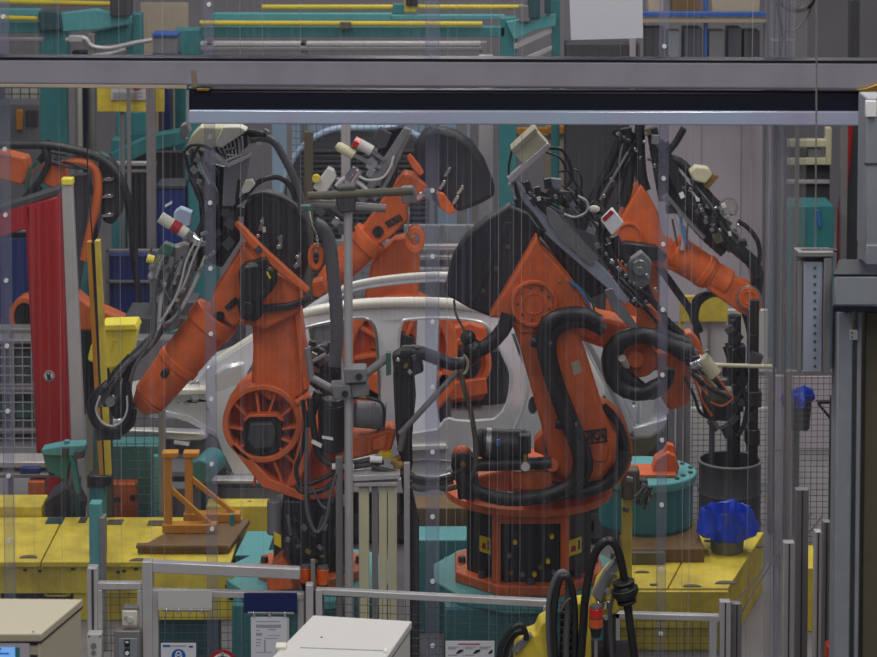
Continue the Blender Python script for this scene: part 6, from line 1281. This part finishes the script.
# boards and papers on the fence
def board(name, label, cat, px0, py0, px1, py1, m, Y=Yf - .02, d=.008):
    a, b = P(px0, py1, Y), P(px1, py0, Y)
    t = thing(name, label, cat, ((a.x + b.x) / 2, Y, a.z)); obj('board', G().box(a.x, b.x, Y, Y + d, a.z, b.z), m, t, .002); return t
wb2 = board('clip_board', 'light grey blank board with clips on the fence, left of the blue board', 'board', 158, 590, 212, 610, 'lightgrey')
def clips(t, px0, px1, py, n, Y=Yf - .03):
    obj('clip_rail', G().pcyl((px0, py, Y), (px1, py + .4, Y), 1.4, None, 10), 'alu_dark', t)
    for i in range(n):
        x = px0 + (px1 - px0) * (i + .4) / n
        obj('clip', G().pbox(x - 1.3, py - 1, x + 1.3, py + 4, Y - .01, .015), 'chrome', t, .002)
clips(wb2, 162, 209, 610, 4)
bb2 = board('clip_board', 'dark blue blank board with clips on the fence', 'board', 244, 593, 297, 613, 'navy')
clips(bb2, 248, 294, 613, 3)
pa = board('paper_sheet', 'white printed paper sheets hanging under the dark blue board', 'paper', 251, 617, 287, 665, 'paper', Yf - .034, .003)
fbox('back_sheet', 254, 618, 289, 664, Yf - .03, .003, 'lightgrey', pa, 0)
for i, (x0, x1, y, h, m) in enumerate([(256, 280, 621, .8, 'inkgrey'), (256, 281, 624.6, 3, 'inkgrey'), (256, 260, 630, .8, 'inkgrey'), (268, 276, 629, 1, 'inkgrey'), (256, 262, 633, 2.6, 'inkgrey'), (268, 280, 635, .7, 'inkgrey'), (256, 261, 639, 1, 'inkgrey'), (264, 278, 638, .7, 'inkgrey'), (256, 261, 642, 1, 'inkgrey'), (256, 260, 645, 1, 'inkgrey'), (264, 265.5, 640, 12, 'inkgrey'), (256, 272, 652, .6, 'inkgrey')]):
    obj('print', G().pbox(x0, y, x1, y + h, Yf - .0352, .002), m, pa)
ms = board('notice_sheet', 'white notice with a blue round mandatory sign at lower left fence', 'sign', 161, 643, 196, 670, 'paper', Yf - .034, .003)
obj('header', G().pbox(163, 645, 170, 647, Yf - .0355, .002), 'mandblue', ms); obj('header', G().pbox(170.5, 645.3, 186, 646.4, Yf - .0355, .002), 'inkgrey', ms); obj('header', G().pbox(189, 646, 193, 647.5, Yf - .0355, .002), 'ink', ms)
dd = obj('blue_disc', G().disc(178.5, 656, 7, Yf - .037, .003, 28), 'mandblue', ms)
obj('figure', G().ring(178.5, 654, 3, 2, Yf - .039, .002, 20).pbox(175, 654.5, 182, 661, Yf - .039, .002), 'white', dd)
obj('figure_mark', G().disc(178.5, 657.5, 1.2, Yf - .041, .002, 12), 'mandblue', dd)
ps = thing('prohibition_sign', 'round white sign with dark red ring low on the fence left of the paper', 'sign', P(222.5, 663, Yf - .02))
dd = obj('disc', G().disc(222.5, 664, 14.5, Yf - .03, .004, 36), 'white', ps)
obj('ring', G().ring(222.5, 664, 14.6, 11.2, Yf - .033, .004, 40), 'signred', ps)
obj('pictogram', G().pbox(221, 652, 224, 660, Yf - .0335, .003).pbox(218, 656, 227, 662, Yf - .0335, .003), 'inkgrey', ps)
gd = board('instruction_sheet', 'white instruction sheet with three small tool drawings on the mesh at centre bottom', 'sign', 445.5, 641, 494.5, 668, 'paper', Yf - .1, .003)
obj('title', G().pbox(458, 643.6, 480, 644.6, Yf - .1015, .002), 'signred', gd)
for i, x in enumerate((448, 465, 480)):
    for k in range(2): obj('print', G().pbox(x, 646.5 + k * 1.7, x + 11 - 3 * k, 647.3 + k * 1.7, Yf - .1015, .002), 'inkgrey', gd)
    s_ = (1, 1, .8)[i]
    obj('drawing', G().pp([(x + 8, 653.4), (x + 11, 651 - s_), (x + 14 * s_ + 1, 649.6), (x + 14.5 * s_ + 1, 651), (x + 12, 653), (x + 9, 654)], Yf - .102, .002), 'ink', gd)
for i, x in enumerate((448, 465)): obj('print', G().pbox(x, 654.6, x + 9, 655.6, Yf - .1015, .002), 'inkgrey', gd)
obj('divider', G().pbox(463, 646, 463.3, 657, Yf - .1015, .002).pbox(478.6, 646, 478.9, 657, Yf - .1015, .002), 'inkgrey', gd)
# switch boxes on the gate
def ybox(name, label, cat, px0, py0, px1, py1, Y, d, m): 
    t = thing(name, label, cat, P((px0 + px1) / 2, py1, Y)); fbox('housing', px0, py0, px1, py1, Y, d, m, t, .006); return t
b1 = ybox('push_button_box', 'small white push button box on the gate mesh', 'switch', 122, 611, 137, 626, Yf - .03, .05, 'offwhite')
obj('button', G().disc(130, 620, 3.2, Yf - .045, .02), 'lightgrey', b1, .002); obj('button_label', G().pbox(124, 616.5, 128, 620, Yf - .032, .003), 'inkgrey', b1)
fbox('hood', 123, 607, 138, 611, Yf - .02, .05, 'alu_dark', b1, .003)
b1 = ybox('control_box', 'grey blue control box with black switches on the gate', 'switch', 114, 631, 140, 665, Yf - .04, .06, 'alu_dark')
fbox('front', 118.5, 638.5, 137.5, 663, Yf - .046, .01, 'bluegrey', b1, .003)
for y in (640, 649): fbox('switch', 124.5, y, 129.5, y + 7, Yf - .055, .01, 'black', b1, .002)
fbox('switch_mark', 125.5, 641.5, 128.5, 643, Yf - .057, .004, 'white', b1, 0); obj('button', G().disc(127, 653.5, 2, Yf - .062, .008, 16), 'white', b1)
b1 = ybox('lock_box', 'pale grey door lock box at the foot of the left gate post', 'switch', 87, 634, 101.5, 668, Yf - .06, .06, 'lightgrey')
obj('keyhole', G().disc(93.5, 646, 2.8, Yf - .066, .01), 'steel', b1); obj('keyhole', G().disc(93.5, 653, 2.4, Yf - .066, .01), 'steel', b1)
for x, y in ((89, 636.5), (100, 636.5)): obj('screw', G().disc(x, y, .8, Yf - .063, .006, 8), 'ink', b1)
# signal lamps
def lampset(label, px, y0, y1, Y, cols, w=7.5):
    t = thing('signal_lamp', label, 'lamp', P(px, y1, Y)); 
    n = len(cols); h = (y1 - y0) * .6 / n; y = y0 + (y1 - y0) * .08
    obj('cap', G().pcyl((px, y0, Y), (px, y, Y), w * .8, w), 'darkgrey', t, .002)
    for c in cols:
        obj('lens', G().pcyl((px, y, Y), (px, y + h, Y), w, None, 24), c, t, .003); y += h
        obj('lens_ring', G().pcyl((px, y - .6, Y), (px, y + .4, Y), w * 1.03, None, 24), 'darkgrey', t)
    obj('base', G().pcyl((px, y + .4, Y), (px, y1, Y), w * .95, w * .6, 20), 'black', t, .003)
    obj('stem', G().cyl(P(px, y1 - 1, Y), (P(px, y1, Y).x, Y, 0), .008), 'alu_dark', t); return t
lampset('orange beacon lamp on the fence post, left one of the pair', 306, 565, 590, Yf + .08, ['lampamber'], 6.2)
lampset('orange beacon lamp on the fence post, right one of the pair', 322.5, 566, 592, Yf + .06, ['lampamber'], 6.2)
lampset('red over orange stacked signal lamp beside the yellow tool', 596, 605, 637, 10.5, ['lampred', 'lampamber'], 7)
rc = thing('signal_lamp', 'red lamp cap at the bottom beside the steel machine frame', 'lamp', P(836, 664, 10.6))
obj('cap', G().pp([(826, 660), (828, 646), (843, 646), (845, 650), (848, 660)], 10.6, .08), 'lampred', rc, .006); obj('stem', G().cyl(P(836, 659, 10.64), (P(836, 659, 10.64).x, 10.64, 0), .02), 'darkgrey', rc); obj('cap_mark', G().pbox(830, 648, 840, 650, 10.595, .01), 'red', rc)
# ---------------------------------------------------------------- yellow tool with black hoses
Yt = 10.7
yt_ = thing('yellow_tool', 'yellow spare tool with looping black hoses standing at centre bottom', 'tool', (P(580, 657, Yt).x, Yt, 0))
obj('casting', G().pp([(515, 652), (520, 640), (536, 634), (540, 624), (548, 620), (550, 670), (514, 670)], Yt, .14), 'yellow', yt_, .01)
obj('bolt', G().pcyl((539, 628, Yt + .05), (540, 634, Yt + .05), 3.6, None, 10), 'alu_dark', yt_)
obj('lever', G().pp([(512, 652), (516, 646), (530, 634), (533, 637), (518, 654)], Yt - .02, .04), 'alu_dark', yt_, .004)
obj('column', G().pp([(576, 604), (590, 602), (592, 670), (576, 670)], Yt + .02, .12), 'yellow', yt_, .008)
obj('pedestal', G().box(P(505, 660, Yt).x, P(640, 660, Yt).x, Yt + .0, Yt + .3, 0, P(560, 664, Yt).z), 'black', yt_)
obj('head', G().pp([(590, 612), (598, 584), (610, 570), (618, 566), (626, 568), (628, 598), (618, 614), (604, 618)], Yt + .12, .12), 'yellow', yt_, .012)
obj('head_plate', G().pp([(592, 596), (604, 572), (616, 558), (622, 562), (612, 580), (602, 604)], Yt + .09, .04), 'grey', yt_, .006)
obj('head_post', G().pp([(604, 612), (616, 612), (616, 670), (604, 670)], Yt + .14, .06), 'darkgrey', yt_, .006)
obj('joint', G().ball(P(625, 592, Yt - .11), R(12.5, Yt), (1, .9, .95)), 'black', yt_)
obj('joint_ring', G().pcyl((624, 588, Yt - .11), (625.5, 594, Yt - .11), 14, None, 24).pcyl((623, 581, Yt - .11), (623.6, 584, Yt - .11), 11.5, None, 24).pcyl((626.4, 600, Yt - .11), (627, 603, Yt - .11), 10, None, 24), 'rubber', yt_, .004)
hoses(yt_, [([(552, 668), (549, 630), (550, 598), (556, 578), (563, 572), (568, 580), (568, 610), (566, 640), (566, 668)], 3.6, Yt - .04, 'greyhose', .06), ([(556, 668), (554, 620), (558, 586), (564, 576), (571, 584), (575, 612), (575, 668)], 3.4, Yt - .08, 'rubber', .06), ([(580, 668), (583, 630), (586, 592), (594, 556), (606, 541), (616, 546), (622, 566), (626, 592), (630, 624), (636, 668)], 4.4, Yt - .1, 'rubber', .04),
             ([(497, 668), (502, 644), (511, 630), (521, 625), (526, 634), (526, 640)], 3, Yt - .05, 'rubber', .06), ([(503, 668), (508, 646), (516, 634), (524, 632)], 3, Yt - .02, 'rubber', .06), ([(560, 612), (566, 602), (571, 598)], 1.4, Yt - .1, 'olive'), ([(626, 572), (612, 600), (610, 622), (612, 668)], 2.4, Yt + .04, 'greyhose', .1)])
obj('slotted_pad', G().pbox(560, 606, 574, 668, Yt + .04, .06), 'black', yt_, .004)
sl = obj('pad_rib', G().pbox(561, 612, 573, 615, Yt + .025, .03), 'darkgrey', yt_, .002); copyset(sl, [(0, 0, -R(8 * k, Yt)) for k in range(1, 6)], yt_)
cluster(yt_, 'fitting', [(608, 592), (614, 576), (608, 606), (617, 560), (606, 618), (598, 606)], Yt + .06, ['chrome', 'steel', 'darkgrey', 'alu'], 4, 8)
# ---------------------------------------------------------------- foreground control cabinets
lc = thing('control_cabinet', 'beige control cabinet with a blue screen at the lower left corner', 'cabinet', (P(0, 650, 8.2).x, 8.2, 0))
zt1 = 1.74
fr, bk = PZ(41, 634, zt1), PZ(83, 599, zt1)
fl_, bl_ = PZ(-160, 634, zt1), PZ(-150, 597, zt1)
lid = [fl_, fr, bk, bl_]
obj('lid', G().prism(lid, (0, 0, -.028)), 'beige', lc, .004)
ins = Vector((-.012, .006, 0)); lo_ = [v + Vector((0, 0, -.034)) for v in lid]
body = [lo_[0] + Vector((0, .008, 0)), lo_[1] + Vector((-.006, .008, 0)), lo_[2] + Vector((-.006, -.006, 0)), lo_[3] + Vector((0, -.006, 0))]
obj('body', G().prism(body, (0, 0, -(zt1 - .034))), 'beige', lc, .003)
obj('gasket', G().prism([v + Vector((0, .004, 0)) for v in lo_], (0, 0, .007)), 'ink', lc)
yfz = body[0].y
def face(px0, py0, px1, py1, d=.006):
    return G().pbox(px0, py0, px1, py1, yfz - d, d + .002)
obj('panel_frame', face(-60, 641.5, 29, 690, .004), 'pinkboard', lc, .002)
scn = obj('screen', face(-60, 647.5, 15.5, 690, .006), 'screen', lc)
obj('screen_bar', face(-60, 653, 9, 654.2, .0075), 'screen_dark', scn); obj('screen_bar', face(-60, 648, 1, 650, .0075), 'screen_dark', scn); obj('screen_edge', face(15.5, 647.5, 19.5, 690, .0065), 'teal', scn)
lbp = obj('name_label', face(-8, 637, 14.5, 640.6, .003), 'lightgrey', lc)
text('label_text', '+4602', P(4, 638.8, yfz - .0045), .011, 'ink', lbp, bold=.0003)
for y in (643, 655): obj('vent_slot', face(30, y, 37.5, y + 2.4, .002), 'ink', lc)
obj('lid_screw', G().disc(33, 632, .7, lid[0].y - .003, .005, 8), 'ink', lc)
ccb = thing('control_cabinet', 'light grey control cabinet with sloping lid seam at the bottom centre', 'cabinet', (P(345, 650, 9.0).x, 9.0, 0))
zt2 = 1.45
tl_ = [PZ(240, 690, zt2), PZ(364, 690, zt2), PZ(412, 621, zt2), PZ(313, 615, zt2)]
obj('lid', G().prism(tl_, (0, 0, -.03)), 'lightgrey', ccb, .004)
lo2 = [v + Vector((0, 0, -.036)) for v in tl_]
cx_ = sum((v.x for v in lo2)) / 4; cy_ = sum((v.y for v in lo2)) / 4
b2_ = [Vector((cx_ + (v.x - cx_) * .975, cy_ + (v.y - cy_) * .985, v.z)) for v in lo2]
obj('body', G().prism(b2_, (0, 0, -(zt2 - .036))), 'lightgrey', ccb, .003); obj('gasket', G().prism([v + (Vector((cx_, cy_, v.z)) - v) * .012 for v in lo2], (0, 0, .007)), 'darkgrey', ccb)
s0, s1 = PZ(300, 648, zt2), PZ(384, 651, zt2)
obj('lid_seam', G().prism([s0, s1, s1 + Vector((0, .004, 0)), s0 + Vector((0, .004, 0))], (0, 0, .0015)), 'grey', ccb)
obj('lid_hole', G().cyl(PZ(321.5, 637.5, zt2), PZ(321.5, 637.5, zt2 + .001), .004, None, 10), 'ink', ccb)
h0 = PZ(281, 648, zt2); obj('side_hinge', G().box(h0.x - .02, h0.x + .02, h0.y - .02, h0.y + .03, zt2 - .02, zt2 + .012), 'offwhite', ccb, .004)
h0 = PZ(386, 651, zt2); obj('side_hinge', G().box(h0.x - .01, h0.x + .008, h0.y - .02, h0.y + .02, zt2 - .03, zt2 + .006), 'offwhite', ccb, .003)
